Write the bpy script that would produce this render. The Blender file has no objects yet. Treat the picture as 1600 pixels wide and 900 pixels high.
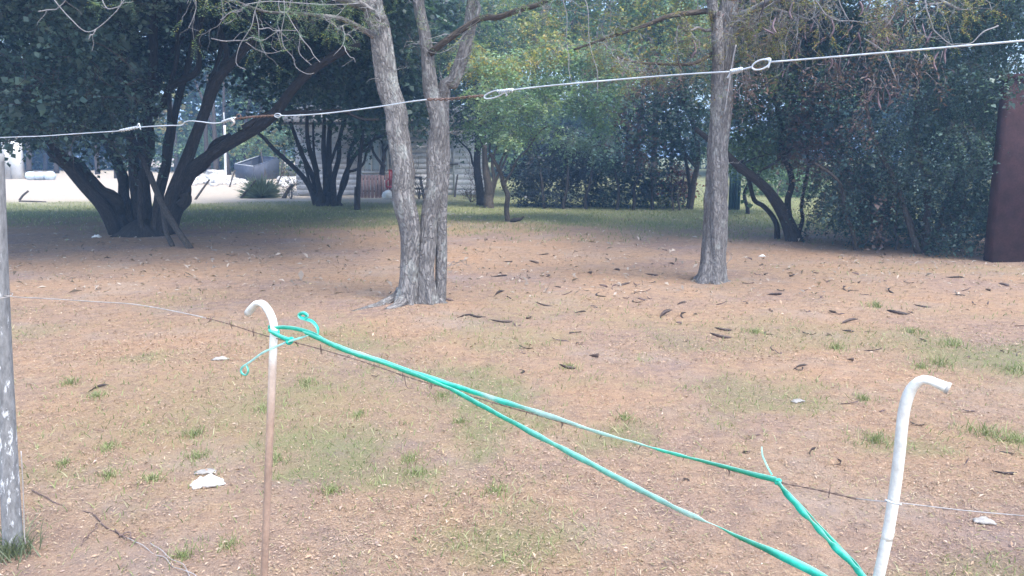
import bpy, math, random
import numpy as np
from mathutils import Vector, Matrix

random.seed(7)
RNG = np.random.default_rng(11)
sc = bpy.context.scene
COL = sc.collection

# ------------------------------------------------------------------ camera
FPX = 1232.0          # focal length in pixels of the 1600 x 900 photograph
HORIZON = 243.0
CAM_H = 1.6
PITCH = math.atan((450 - HORIZON) / FPX)
cam_d = bpy.data.cameras.new('camera')
cam = bpy.data.objects.new('camera', cam_d)
COL.objects.link(cam)
cam_d.sensor_width = 36.0
cam_d.lens = 36.0 * FPX / 1600.0
cam_d.clip_start = 0.05
cam_d.clip_end = 2000
cam.location = (0, 0, CAM_H)
cam.rotation_euler = (math.pi / 2 - PITCH, 0, 0)
sc.camera = cam

# ------------------------------------------------------------------ light
SUN_EL, SUN_AZ = 64.0, 140.0      # azimuth measured clockwise from +Y
world = bpy.data.worlds.new('World')
sc.world = world
world.use_nodes = True
wn = world.node_tree
wn.nodes.clear()
sky = wn.nodes.new('ShaderNodeTexSky')
sky.sky_type = 'NISHITA'
sky.sun_disc = False
sky.sun_elevation = math.radians(SUN_EL)
sky.sun_rotation = math.radians(SUN_AZ)
sky.air_density = 1.0
sky.dust_density = 2.0
sky.ozone_density = 1.5
bg = wn.nodes.new('ShaderNodeBackground')
bg.inputs['Strength'].default_value = 0.15
wo = wn.nodes.new('ShaderNodeOutputWorld')
wn.links.new(sky.outputs[0], bg.inputs['Color'])
wn.links.new(bg.outputs[0], wo.inputs['Surface'])

sun_d = bpy.data.lights.new('sun', 'SUN')
sun_d.energy = 1.5
sun_d.angle = math.radians(28)
sun_d.color = (1.0, 0.965, 0.92)
sun = bpy.data.objects.new('sun', sun_d)
COL.objects.link(sun)
az, el = math.radians(SUN_AZ), math.radians(SUN_EL)
sdir = Vector((math.sin(az) * math.cos(el), math.cos(az) * math.cos(el), math.sin(el)))
sun.rotation_euler = sdir.to_track_quat('Z', 'Y').to_euler()
sun.location = (0, 0, 30)

sc.view_settings.view_transform = 'Standard'
sc.view_settings.look = 'None'
sc.view_settings.gamma = 1.0
sc.view_settings.use_curve_mapping = False
sc.view_settings.exposure = 1.88
sc.render.engine = 'CYCLES'
sc.cycles.use_denoising = True
sc.cycles.max_bounces = 6
sc.cycles.diffuse_bounces = 3
sc.cycles.transmission_bounces = 3
sc.cycles.glossy_bounces = 2

# ------------------------------------------------------------------ geometry helpers
CP, SP = math.cos(PITCH), math.sin(PITCH)

def ray(px, py):
    u, v = (px - 800) / FPX, (450 - py) / FPX
    return np.array([u, CP + v * SP, -SP + v * CP])

def at(px, py, Y):
    """point of the place at ground distance Y that shows at px, py of the photograph"""
    d = ray(px, py)
    return np.array([0, 0, CAM_H]) + d * (Y / d[1])

def terrain(x, y):
    x = np.asarray(x, float); y = np.asarray(y, float)
    h = 0.012 * np.sin(1.3 * x + 0.4) * np.cos(1.1 * y + 1) + 0.018 * np.sin(0.45 * x - 0.3 * y) + 0.006 * np.sin(3.1 * x + 2.3 * y)
    far = np.clip(y - 30, 0, 60)
    return h + 0.018 * far

def ground(px, py):
    d = ray(px, py)
    t = CAM_H / -d[2] if d[2] < -1e-4 else 60
    for _ in range(30):
        p = np.array([0, 0, CAM_H]) + d * t
        t += (p[2] - float(terrain(p[0], p[1]))) / max(-d[2], 0.02) * 0.7
        t = min(max(t, 0.5), 90)
    p = np.array([0, 0, CAM_H]) + d * t
    p[2] = float(terrain(p[0], p[1]))
    return p

F0 = ground(18, 862)
FDIR = np.array([1.0, -0.64, 0]); FDIR /= np.linalg.norm(FDIR)
FN = np.array([-FDIR[1], FDIR[0], 0])       # away from the camera

def fence(px, py, off=0.0):
    """point on the vertical plane of the fence line; off = metres towards the camera"""
    d = ray(px, py)
    o = np.array([0, 0, CAM_H])
    q = F0 - FN * off
    t = np.dot(q - o, FN) / np.dot(d, FN)
    return o + d * t

def norm(v):
    v = np.asarray(v, float)
    return v / (np.linalg.norm(v, axis=-1, keepdims=True) + 1e-9)

def catmull(P, n):
    P = np.asarray(P, float)
    if len(P) == 2:
        t = np.linspace(0, 1, n)[:, None]
        return P[0] * (1 - t) + P[1] * t
    Q = np.vstack([2 * P[0] - P[1], P, 2 * P[-1] - P[-2]])
    L = np.concatenate([[0], np.cumsum(np.linalg.norm(np.diff(P[:, :3], axis=0), axis=1))])
    out = []
    for s in np.linspace(0, L[-1], n):
        i = min(np.searchsorted(L, s, side='right') - 1, len(P) - 2)
        t = (s - L[i]) / max(L[i + 1] - L[i], 1e-9)
        a, b, c, d = Q[i], Q[i + 1], Q[i + 2], Q[i + 3]
        out.append(0.5 * ((2 * b) + (c - a) * t + (2 * a - 5 * b + 4 * c - d) * t * t + (3 * b - 3 * c + d - a) * t ** 3))
    return np.array(out)

class MB:
    """collects pieces; build() links them as one mesh object"""
    def __init__(s):
        s.v, s.q, s.t, s.c, s.b, s.n = [], [], [], [], [], 0
    def add(s, v, quads=None, tris=None, col=None, bark=None):
        v = np.asarray(v, float).reshape(-1, 3)
        if quads is not None and len(quads): s.q.append(np.asarray(quads, int).reshape(-1, 4) + s.n)
        if tris is not None and len(tris): s.t.append(np.asarray(tris, int).reshape(-1, 3) + s.n)
        s.v.append(v)
        if col is None: col = np.ones((len(v), 3))
        col = np.asarray(col, float)
        if col.ndim == 1: col = np.tile(col, (len(v), 1))
        s.c.append(col)
        s.b.append(np.zeros((len(v), 3)) if bark is None else bark)
        s.n += len(v)
    def box(s, cx, cy, cz, sx, sy, sz, rz=0.0, tilt=None, col=None):
        c = np.array([[x, y, z] for x in (-.5, .5) for y in (-.5, .5) for z in (-.5, .5)]) * [sx, sy, sz]
        if tilt is not None: c = c @ np.asarray(tilt).T
        ca, sa = math.cos(rz), math.sin(rz)
        c = c @ np.array([[ca, sa, 0], [-sa, ca, 0], [0, 0, 1]]) + [cx, cy, cz]
        s.add(c, quads=[[0, 1, 3, 2], [4, 6, 7, 5], [0, 4, 5, 1], [2, 3, 7, 6], [0, 2, 6, 4], [1, 5, 7, 3]], col=col)
    def tube(s, P, R, segs=8, shape=None, caps=True, col=None, off=0.0):
        """P path points, R radii; shape(s, theta, k) multiplies the radius"""
        P = np.asarray(P, float); n = len(P)
        R = np.broadcast_to(np.asarray(R, float), (n,)) if np.ndim(R) else np.full(n, float(R))
        T = norm(np.gradient(P, axis=0))
        ref = np.array([0, 0, 1.0]) if abs(T[0][2]) < 0.9 else np.array([1.0, 0, 0])
        N = np.cross(T[0], ref); N /= np.linalg.norm(N)
        th = np.linspace(0, 2 * math.pi, segs, endpoint=False)
        L = np.concatenate([[0], np.cumsum(np.linalg.norm(np.diff(P, axis=0), axis=1))])
        V = np.zeros((n, segs, 3)); B = np.zeros((n, segs, 3))
        for i in range(n):
            N = N - T[i] * np.dot(N, T[i]); N /= np.linalg.norm(N) + 1e-9
            Bn = np.cross(T[i], N)
            r = R[i] * (shape(L[i], th, i) if shape else np.ones(segs))
            V[i] = P[i] + np.outer(r * np.cos(th), N) + np.outer(r * np.sin(th), Bn)
            B[i] = np.stack([R[0] * np.cos(th) + off, R[0] * np.sin(th), np.full(segs, L[i] + off)], 1)
        i0 = np.arange(n - 1)[:, None] * segs; j = np.arange(segs)[None]; j2 = (j + 1) % segs
        Q = np.stack([i0 + j, i0 + j2, i0 + segs + j2, i0 + segs + j], -1).reshape(-1, 4)
        V = V.reshape(-1, 3); B = B.reshape(-1, 3)
        tris = None
        if caps:
            V = np.vstack([V, P[0], P[-1]]); B = np.vstack([B, B[0], B[-1]])
            a, b = n * segs, n * segs + 1
            k = np.arange(segs); k2 = (k + 1) % segs
            tris = np.vstack([np.stack([np.full(segs, a), k2, k], 1), np.stack([np.full(segs, b), (n - 1) * segs + k, (n - 1) * segs + k2], 1)])
        if col is not None and np.ndim(col) == 2 and len(col) == n:
            col = np.repeat(np.asarray(col), segs, axis=0)
            if caps: col = np.vstack([col, col[0], col[-1]])
        s.add(V, quads=Q, tris=tris, col=col, bark=B)
    def mesh(s, name, smooth=False, color=True, bark=False):
        me = bpy.data.meshes.new(name)
        V = np.vstack(s.v)
        q = np.vstack(s.q) if s.q else np.zeros((0, 4), int)
        t = np.vstack(s.t) if s.t else np.zeros((0, 3), int)
        loops = np.concatenate([q.ravel(), t.ravel()]).astype(np.int32)
        ls = np.concatenate([np.arange(len(q)) * 4, len(q) * 4 + np.arange(len(t)) * 3]).astype(np.int32)
        me.vertices.add(len(V)); me.vertices.foreach_set('co', V.astype(np.float32).ravel())
        me.loops.add(len(loops)); me.loops.foreach_set('vertex_index', loops)
        me.polygons.add(len(ls)); me.polygons.foreach_set('loop_start', ls)
        if smooth: me.polygons.foreach_set('use_smooth', np.ones(len(ls), bool))
        me.update(calc_edges=True)
        if color:
            a = me.attributes.new('tint', 'FLOAT_COLOR', 'POINT')
            c = np.vstack(s.c); a.data.foreach_set('color', np.hstack([c, np.ones((len(c), 1))]).astype(np.float32).ravel())
        if bark:
            a = me.attributes.new('bark', 'FLOAT_VECTOR', 'POINT')
            a.data.foreach_set('vector', np.vstack(s.b).astype(np.float32).ravel())
        me.validate()
        return me
    def build(s, name, mat, parent=None, smooth=False, bark=False):
        return obj(name, s.mesh(name, smooth, True, bark), mat, parent)

def obj(name, me, mat, parent=None):
    if mat is not None and not me.materials: me.materials.append(mat)
    o = bpy.data.objects.new(name, me)
    COL.objects.link(o)
    if parent is not None:
        o.parent = parent
        bpy_inv(o, parent)
    return o

def bpy_inv(o, parent):
    # meshes are written in world coordinates; keep them there under an Empty at the thing's base
    if parent.type == 'EMPTY': o.matrix_parent_inverse = Matrix.Translation(-parent.location)

def thing(name, label, cat, loc=(0, 0, 0), group=None):
    o = bpy.data.objects.new(name, None)
    o.empty_display_size = 0.2
    COL.objects.link(o)
    o.location = tuple(float(a) for a in loc)
    return tag(o, label, cat, group)

def tag(o, label, cat, group=None):
    o['label'] = label; o['category'] = cat
    if group: o['group'] = group
    return o

def structure(o): o['kind'] = 'structure'; return o
def stuff(o): o['kind'] = 'stuff'; return o

# ------------------------------------------------------------------ materials
def new_mat(name):
    m = bpy.data.materials.new(name); m.use_nodes = True
    nt = m.node_tree; nt.nodes.clear()
    out = nt.nodes.new('ShaderNodeOutputMaterial')
    return m, nt, out

def N(nt, typ, **kw):
    n = nt.nodes.new(typ)
    for k, v in kw.items():
        if k.startswith('i_'):
            n.inputs[k[2:].replace('_', ' ')].default_value = v
        else: setattr(n, k, v)
    return n

def ramp(nt, stops):
    r = nt.nodes.new('ShaderNodeValToRGB')
    e = r.color_ramp.elements
    while len(e) < len(stops): e.new(0.5)
    for el_, (p, c) in zip(e, stops):
        el_.position = p; el_.color = (*c, 1) if len(c) == 3 else c
    return r

def mixc(nt, fac, a, b, mode='MIX'):
    m = nt.nodes.new('ShaderNodeMix'); m.data_type = 'RGBA'; m.blend_type = mode
    for sock, val in ((m.inputs[0], fac), (m.inputs[6], a), (m.inputs[7], b)):
        if hasattr(val, 'is_linked') or hasattr(val, 'links'): nt.links.new(val, sock)
        else: sock.default_value = val if not isinstance(val, tuple) else (*val, 1)[:4]
    return m.outputs[2]

def simple(name, col, rough=0.7, var=0.25, scale=30.0, bump=0.2, metal=0.0, spec=0.4, tint=False):
    """plain surface with mottling, speckle and fine relief"""
    m, nt, out = new_mat(name)
    p = N(nt, 'ShaderNodeBsdfPrincipled'); nt.links.new(p.outputs[0], out.inputs[0])
    tc = N(nt, 'ShaderNodeTexCoord')
    n1 = N(nt, 'ShaderNodeTexNoise', i_Scale=scale, i_Detail=8.0, i_Roughness=0.65); nt.links.new(tc.outputs['Object'], n1.inputs['Vector'])
    n2 = N(nt, 'ShaderNodeTexNoise', i_Scale=scale * 0.13, i_Detail=4.0); nt.links.new(tc.outputs['Object'], n2.inputs['Vector'])
    lo = tuple(c * (1 - var) for c in col); hi = tuple(min(c * (1 + var), 0.9) for c in col)
    r1 = ramp(nt, [(0.3, lo), (0.7, hi)]); nt.links.new(n1.outputs['Fac'], r1.inputs[0])
    r2 = ramp(nt, [(0.35, (0.75,) * 3), (0.65, (1.1,) * 3)]); nt.links.new(n2.outputs['Fac'], r2.inputs[0])
    c = mixc(nt, 1.0, r1.outputs[0], r2.outputs[0], 'MULTIPLY')
    if tint:
        a = N(nt, 'ShaderNodeAttribute', attribute_name='tint')
        c = mixc(nt, 1.0, c, a.outputs['Color'], 'MULTIPLY')
    nt.links.new(c, p.inputs['Base Color'])
    p.inputs['Roughness'].default_value = rough
    p.inputs['Metallic'].default_value = metal
    p.inputs['Specular IOR Level'].default_value = spec
    b = N(nt, 'ShaderNodeBump', i_Strength=bump, i_Distance=0.01); nt.links.new(n1.outputs['Fac'], b.inputs['Height'])
    nt.links.new(b.outputs[0], p.inputs['Normal'])
    return m

def leaf_mat(name, trans=0.4, rough=0.45, spec=0.5):
    m, nt, out = new_mat(name)
    a = N(nt, 'ShaderNodeAttribute', attribute_name='tint')
    p = N(nt, 'ShaderNodeBsdfPrincipled')
    p.inputs['Roughness'].default_value = rough
    p.inputs['Specular IOR Level'].default_value = spec
    nt.links.new(a.outputs['Color'], p.inputs['Base Color'])
    t = N(nt, 'ShaderNodeBsdfTranslucent')
    c = mixc(nt, 1.0, a.outputs['Color'], (1.15, 1.25, 0.7), 'MULTIPLY')
    nt.links.new(c, t.inputs['Color'])
    mx = N(nt, 'ShaderNodeMixShader', i_Fac=trans)
    nt.links.new(p.outputs[0], mx.inputs[1]); nt.links.new(t.outputs[0], mx.inputs[2])
    nt.links.new(mx.outputs[0], out.inputs[0])
    return m

def bark_mat(name, dark, mid, light, lichen=None, ridge=1.0, sc_=22.0):
    m, nt, out = new_mat(name)
    p = N(nt, 'ShaderNodeBsdfPrincipled'); nt.links.new(p.outputs[0], out.inputs[0])
    a = N(nt, 'ShaderNodeAttribute', attribute_name='bark')
    mp = N(nt, 'ShaderNodeMapping'); mp.inputs['Scale'].default_value = (1, 1, 0.34)
    nt.links.new(a.outputs['Vector'], mp.inputs['Vector'])
    nz = N(nt, 'ShaderNodeTexNoise', i_Scale=14.0, i_Detail=4.0); nt.links.new(mp.outputs[0], nz.inputs['Vector'])
    wv = mixc(nt, 0.2, mp.outputs[0], nz.outputs['Color'])
    vo = N(nt, 'ShaderNodeTexVoronoi', feature='DISTANCE_TO_EDGE', i_Scale=sc_); nt.links.new(wv, vo.inputs['Vector'])
    n1 = N(nt, 'ShaderNodeTexNoise', i_Scale=45.0, i_Detail=8.0, i_Roughness=0.7); nt.links.new(mp.outputs[0], n1.inputs['Vector'])
    n2 = N(nt, 'ShaderNodeTexNoise', i_Scale=5.0, i_Detail=6.0, i_Roughness=0.65); nt.links.new(a.outputs['Vector'], n2.inputs['Vector'])
    r1 = ramp(nt, [(0.25, dark), (0.5, mid), (0.75, light)]); nt.links.new(n1.outputs['Fac'], r1.inputs[0])
    rv = ramp(nt, [(0.0, (0.42,) * 3), (0.2, (1.0,) * 3)]); nt.links.new(vo.outputs['Distance'], rv.inputs[0])
    c = mixc(nt, 0.7 * ridge, r1.outputs[0], rv.outputs[0], 'MULTIPLY')
    if lichen:
        rl = ramp(nt, [(0.54, (0,) * 3), (0.66, (1,) * 3)]); nt.links.new(n2.outputs['Fac'], rl.inputs[0])
        ml = N(nt, 'ShaderNodeMath', operation='MULTIPLY'); ml.inputs[1].default_value = 0.6
        nt.links.new(rl.outputs[0], ml.inputs[0])
        c = mixc(nt, ml.outputs[0], c, lichen)
    nt.links.new(c, p.inputs['Base Color'])
    p.inputs['Roughness'].default_value = 0.9
    p.inputs['Specular IOR Level'].default_value = 0.2
    ad = N(nt, 'ShaderNodeMath', operation='MULTIPLY_ADD'); ad.inputs[1].default_value = 0.5
    nt.links.new(n1.outputs['Fac'], ad.inputs[0]); nt.links.new(rv.outputs[0], ad.inputs[2])
    b = N(nt, 'ShaderNodeBump', i_Strength=0.9 * ridge, i_Distance=0.02); nt.links.new(ad.outputs[0], b.inputs['Height'])
    nt.links.new(b.outputs[0], p.inputs['Normal'])
    return m

M = {}
M['leaf'] = leaf_mat('foliage')
M['litter'] = leaf_mat('dry_leaf', trans=0.12, rough=0.75, spec=0.2)
M['grass'] = leaf_mat('grass_blade', trans=0.3, rough=0.6, spec=0.3)
M['bark_grey'] = bark_mat('grey_fissured_bark', (0.125, 0.115, 0.108), (0.245, 0.23, 0.22), (0.36, 0.345, 0.33), (0.42, 0.44, 0.41))
M['bark_dark'] = bark_mat('dark_bark', (0.028, 0.024, 0.022), (0.055, 0.047, 0.042), (0.09, 0.08, 0.07), None, 0.8, 14.0)
M['bark_brown'] = bark_mat('brown_bark', (0.05, 0.04, 0.033), (0.095, 0.078, 0.064), (0.15, 0.125, 0.10), None, 0.8, 14.0)
M['twig'] = simple('pale_twig', (0.25, 0.245, 0.245), 0.85, 0.3, 60)
M['twig_dark'] = simple('brown_twig', (0.10, 0.085, 0.07), 0.85, 0.3, 60)
M['pod'] = simple('dry_pod', (0.062, 0.043, 0.037), 0.5, 0.35, 90, 0.3, tint=True)
M['zinc'] = simple('galvanised_wire', (0.58, 0.62, 0.65), 0.4, 0.12, 120, 0.1, metal=0.3)
M['thinwire'] = simple('dull_wire', (0.46, 0.43, 0.41), 0.5, 0.2, 120, 0.1, metal=0.3)
M['rust'] = simple('rusted_wire', (0.17, 0.115, 0.098), 0.85, 0.5, 150, 0.5)
M['post'] = simple('weathered_post', (0.25, 0.235, 0.22), 0.9, 0.4, 18, 0.8, tint=True)
m, nt, out = new_mat('flaking_whitewashed_post')
p = N(nt, 'ShaderNodeBsdfPrincipled'); nt.links.new(p.outputs[0], out.inputs[0])
a = N(nt, 'ShaderNodeAttribute', attribute_name='bark'); at_ = N(nt, 'ShaderNodeAttribute', attribute_name='tint')
mp = N(nt, 'ShaderNodeMapping'); mp.inputs['Scale'].default_value = (1, 1, 0.3); nt.links.new(a.outputs['Vector'], mp.inputs['Vector'])
n1 = N(nt, 'ShaderNodeTexNoise', i_Scale=70.0, i_Detail=7.0, i_Roughness=0.7); nt.links.new(mp.outputs[0], n1.inputs['Vector'])
n2 = N(nt, 'ShaderNodeTexNoise', i_Scale=55.0, i_Detail=6.0, i_Roughness=0.7); nt.links.new(mp.outputs[0], n2.inputs['Vector'])
r1 = ramp(nt, [(0.3, (0.14, 0.14, 0.14)), (0.7, (0.33, 0.33, 0.33))]); nt.links.new(n1.outputs['Fac'], r1.inputs[0])
sp_ = N(nt, 'ShaderNodeSeparateColor'); nt.links.new(at_.outputs['Color'], sp_.inputs[0])
ad = N(nt, 'ShaderNodeMath', operation='ADD'); nt.links.new(n2.outputs['Fac'], ad.inputs[0]); nt.links.new(sp_.outputs[0], ad.inputs[1])
r2 = ramp(nt, [(0.62, (0, 0, 0)), (0.67, (1, 1, 1))]); nt.links.new(ad.outputs[0], r2.inputs[0])
c = mixc(nt, r2.outputs[0], r1.outputs[0], (0.66, 0.67, 0.68)); nt.links.new(c, p.inputs['Base Color']); p.inputs['Roughness'].default_value = 0.9
bp = N(nt, 'ShaderNodeBump', i_Strength=0.8, i_Distance=0.006); nt.links.new(n1.outputs['Fac'], bp.inputs['Height']); nt.links.new(bp.outputs[0], p.inputs['Normal'])
M['post'] = m
M['stake'] = simple('grey_stake', (0.10, 0.085, 0.075), 0.9, 0.35, 25, 0.6)
M['pipe'] = simple('painted_pipe', (0.80, 0.775, 0.70), 0.55, 0.16, 45, 0.35, tint=True)
M['white_trash'] = simple('white_plastic', (0.82, 0.81, 0.78), 0.5, 0.08, 30, 0.2)
M['grey_trash'] = simple('grey_paper', (0.36, 0.34, 0.31), 0.8, 0.2, 40, 0.2)
M['plank'] = simple('grey_plank', (0.60, 0.59, 0.58), 0.8, 0.18, 12, 0.3, tint=True)
M['white_paint'] = simple('white_paint', (0.74, 0.74, 0.72), 0.6, 0.08, 10, 0.1)
M['dark_gap'] = simple('dark_board', (0.11, 0.10, 0.09), 0.9, 0.2, 10, 0.2)
M['curtain'] = simple('pale_curtain', (0.58, 0.66, 0.68), 0.9, 0.12, 14, 0.2)
M['roof'] = simple('roof_sheet', (0.16, 0.15, 0.14), 0.7, 0.2, 6, 0.2)
M['red'] = simple('red_plastic', (0.42, 0.05, 0.05), 0.5, 0.15, 20, 0.1)
M['pink'] = simple('faded_red_board', (0.40, 0.27, 0.25), 0.85, 0.25, 15, 0.3)
M['skip'] = simple('dark_blue_sheet', (0.075, 0.085, 0.115), 0.6, 0.3, 8, 0.2)
M['skip_rim'] = simple('pale_rim', (0.40, 0.42, 0.43), 0.6, 0.2, 12, 0.2)
M['stone'] = simple('rubble', (0.70, 0.68, 0.65), 0.95, 0.25, 9, 0.6, tint=True)
M['concrete'] = simple('pillar_concrete', (0.50, 0.49, 0.47), 0.9, 0.15, 10, 0.3)
M['sack'] = simple('pale_sack', (0.52, 0.60, 0.66), 0.7, 0.15, 8, 0.4)
M['redwall'] = simple('dark_red_wall', (0.072, 0.034, 0.034), 0.85, 0.25, 40, 0.35)
M['teal'] = simple('dark_teal_sheet', (0.03, 0.075, 0.09), 0.7, 0.3, 10, 0.3)

# green plastic tape
m, nt, out = new_mat('green_tape')
p = N(nt, 'ShaderNodeBsdfPrincipled')
a = N(nt, 'ShaderNodeAttribute', attribute_name='tint')
tcn = N(nt, 'ShaderNodeTexCoord')
nz = N(nt, 'ShaderNodeTexNoise', i_Scale=60.0, i_Detail=4.0); nt.links.new(tcn.outputs['Object'], nz.inputs['Vector'])
rr = ramp(nt, [(0.3, (0.82,) * 3), (0.7, (1.08,) * 3)]); nt.links.new(nz.outputs['Fac'], rr.inputs[0])
c = mixc(nt, 1.0, a.outputs['Color'], rr.outputs[0], 'MULTIPLY')
nt.links.new(c, p.inputs['Base Color']); p.inputs['Roughness'].default_value = 0.28
tr = N(nt, 'ShaderNodeBsdfTranslucent'); nt.links.new(c, tr.inputs['Color'])
mx = N(nt, 'ShaderNodeMixShader', i_Fac=0.45); nt.links.new(p.outputs[0], mx.inputs[1]); nt.links.new(tr.outputs[0], mx.inputs[2])
nt.links.new(mx.outputs[0], out.inputs[0])
bp = N(nt, 'ShaderNodeBump', i_Strength=0.25, i_Distance=0.003); nt.links.new(nz.outputs['Fac'], bp.inputs['Height']); nt.links.new(bp.outputs[0], p.inputs['Normal'])
M['tape'] = m

# ------------------------------------------------------------------ value noise for masks
_tab = RNG.random((64, 64))
def vnoise(x, y, s):
    x = np.asarray(x) * s + 500; y = np.asarray(y) * s + 500
    xi = np.floor(x).astype(int); yi = np.floor(y).astype(int)
    fx = x - xi; fy = y - yi; fx = fx * fx * (3 - 2 * fx); fy = fy * fy * (3 - 2 * fy)
    g = lambda a, b: _tab[a % 64, b % 64]
    return (g(xi, yi) * (1 - fx) + g(xi + 1, yi) * fx) * (1 - fy) + (g(xi, yi + 1) * (1 - fx) + g(xi + 1, yi + 1) * fx) * fy
def fbm(x, y, s): return 0.5 * vnoise(x, y, s) + 0.3 * vnoise(x, y, s * 2.3) + 0.2 * vnoise(x, y, s * 5.1)
def sstep(a, b, x):
    t = np.clip((np.asarray(x, float) - a) / (b - a), 0, 1); return t * t * (3 - 2 * t)

def grass_w(x, y):
    """how much of the ground is green"""
    n = fbm(x, y, 0.6)
    far = sstep(14.5, 20.5, y + 5 * (n - 0.5) + 0.12 * x)
    near = sstep(0.44, 0.66, fbm(x + 31, y - 7, 1.1)) * 0.8
    left = np.exp(-(((x + 1.7) / 1.5) ** 2 + ((y - 4.9) / 1.5) ** 2)) * 0.8
    right = np.exp(-(((x - 4.2) / 1.0) ** 2 + ((y - 6.0) / 0.7) ** 2)) * 0.9
    edge = np.exp(-(((x - 6.5) / 2.6) ** 2 + ((y - 11.2) / 0.8) ** 2)) * 0.6
    near = np.clip(near * 1.1 * sstep(13, 4, y) + (left + right + edge) * (0.5 + n), 0, 1)
    return np.clip(np.maximum(far, near * 0.8), 0, 1)
def dirt_w(x, y):
    n = fbm(x + 9, y, 0.35)
    return sstep(25.5, 29.5, y + 4 * (n - 0.5)) * sstep(-1.0, -5.0, x + 2 * (n - 0.5) + 0.12 * (y - 30))

# ------------------------------------------------------------------ ground
def axis(n, a, b, k):
    t = np.linspace(-1, 1, n); return np.sinh(t * k) / math.sinh(k) * (b - a) / 2 + (a + b) / 2
gx = axis(210, -220, 220, 5.2)
ty = np.linspace(0, 1, 250); gy = -20 + 20.5 * np.minimum(ty / 0.12, 1) + np.where(ty > 0.12, (np.exp((ty - 0.12) / 0.88 * 5.0) - 1) / (math.exp(5.0) - 1) * 400, 0)
X, Yg = np.meshgrid(gx, gy)
Z = terrain(X, Yg)
gw, dw = grass_w(X, Yg), dirt_w(X, Yg)
mb = MB()
nx, ny = len(gx), len(gy)
idx = np.arange(nx * ny).reshape(ny, nx)
Q = np.stack([idx[:-1, :-1], idx[:-1, 1:], idx[1:, 1:], idx[1:, :-1]], -1).reshape(-1, 4)
mb.add(np.stack([X, Yg, Z], -1).reshape(-1, 3), quads=Q, col=np.stack([gw, dw, np.zeros_like(gw)], -1).reshape(-1, 3))
m, nt, out = new_mat('leaf_strewn_ground')
p = N(nt, 'ShaderNodeBsdfPrincipled'); nt.links.new(p.outputs[0], out.inputs[0])
tcn = N(nt, 'ShaderNodeTexCoord')
a = N(nt, 'ShaderNodeAttribute', attribute_name='tint')
sep = N(nt, 'ShaderNodeSeparateColor'); nt.links.new(a.outputs['Color'], sep.inputs[0])
def nse(s, d=6.0, r=0.65):
    n = N(nt, 'ShaderNodeTexNoise', i_Scale=s, i_Detail=d, i_Roughness=r); nt.links.new(tcn.outputs['Object'], n.inputs['Vector']); return n.outputs['Fac']
nb, nm, nf = nse(0.9), nse(9.0, 8.0, 0.7), nse(110.0, 5.0, 0.75)
nc = nse(0.55, 7.0, 0.62)
lit = ramp(nt, [(0.30, (0.245, 0.172, 0.125)), (0.5, (0.36, 0.264, 0.194)), (0.68, (0.46, 0.36, 0.276))]); nt.links.new(nf, lit.inputs[0])
lit2 = ramp(nt, [(0.35, (0.72, 0.70, 0.72)), (0.65, (1.1, 1.03, 0.95))]); nt.links.new(nm, lit2.inputs[0])
lc = mixc(nt, 1.0, lit.outputs[0], lit2.outputs[0], 'MULTIPLY')
soil = ramp(nt, [(0.52, (0, 0, 0)), (0.66, (1, 1, 1))]); nt.links.new(nb, soil.inputs[0])
sf = N(nt, 'ShaderNodeMath', operation='MULTIPLY'); sf.inputs[1].default_value = 0.45; nt.links.new(soil.outputs[0], sf.inputs[0])
lc = mixc(nt, sf.outputs[0], lc, (0.34, 0.29, 0.255))
tone = ramp(nt, [(0.36, (0.86, 0.86, 0.95)), (0.5, (1.0, 0.98, 0.94)), (0.64, (1.07, 0.99, 0.89))]); nt.links.new(nc, tone.inputs[0])
lc = mixc(nt, 1.0, lc, tone.outputs[0], 'MULTIPLY')
gr = ramp(nt, [(0.3, (0.12, 0.135, 0.06)), (0.5, (0.19, 0.205, 0.095)), (0.7, (0.28, 0.27, 0.15))]); nt.links.new(nf, gr.inputs[0])
gm = N(nt, 'ShaderNodeMath', operation='MULTIPLY_ADD'); gm.inputs[1].default_value = 2.6; gm.inputs[2].default_value = -1.3; nt.links.new(nm, gm.inputs[0])
gs = N(nt, 'ShaderNodeMath', operation='ADD', use_clamp=True); nt.links.new(gm.outputs[0], gs.inputs[0]); nt.links.new(sep.outputs[0], gs.inputs[1])
gg = N(nt, 'ShaderNodeMath', operation='MULTIPLY', use_clamp=True); nt.links.new(gs.outputs[0], gg.inputs[0]); nt.links.new(sep.outputs[0], gg.inputs[1])
cc = mixc(nt, gg.outputs[0], lc, gr.outputs[0])
di = ramp(nt, [(0.3, (0.38, 0.32, 0.25)), (0.7, (0.50, 0.44, 0.36))]); nt.links.new(nm, di.inputs[0])
cc = mixc(nt, sep.outputs[1], cc, di.outputs[0])
nt.links.new(cc, p.inputs['Base Color']); p.inputs['Roughness'].default_value = 0.95; p.inputs['Specular IOR Level'].default_value = 0.1
b1 = N(nt, 'ShaderNodeBump', i_Strength=0.8, i_Distance=0.02); nt.links.new(nf, b1.inputs['Height'])
nt.links.new(b1.outputs[0], p.inputs['Normal'])
structure(mb.build('ground', m, smooth=True))

# ------------------------------------------------------------------ flat leaf faces
def leaf_faces(P, D, U, length, width, fold=0.25):
    """rhombic leaves: base P, direction D, rough up U; returns verts, quads"""
    n = len(P)
    D = norm(D); S = norm(np.cross(D, U)); W = np.cross(S, D)
    length = np.broadcast_to(length, (n,))[:, None]; width = np.broadcast_to(width, (n,))[:, None]
    v0 = P; v2 = P + D * length
    mid = P + D * length * 0.45
    v1 = mid + S * width * 0.5 + W * width * fold; v3 = mid - S * width * 0.5 + W * width * fold
    V = np.stack([v0, v1, v2, v3], 1).reshape(-1, 3)
    return V, np.arange(4 * n).reshape(-1, 4)

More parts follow.
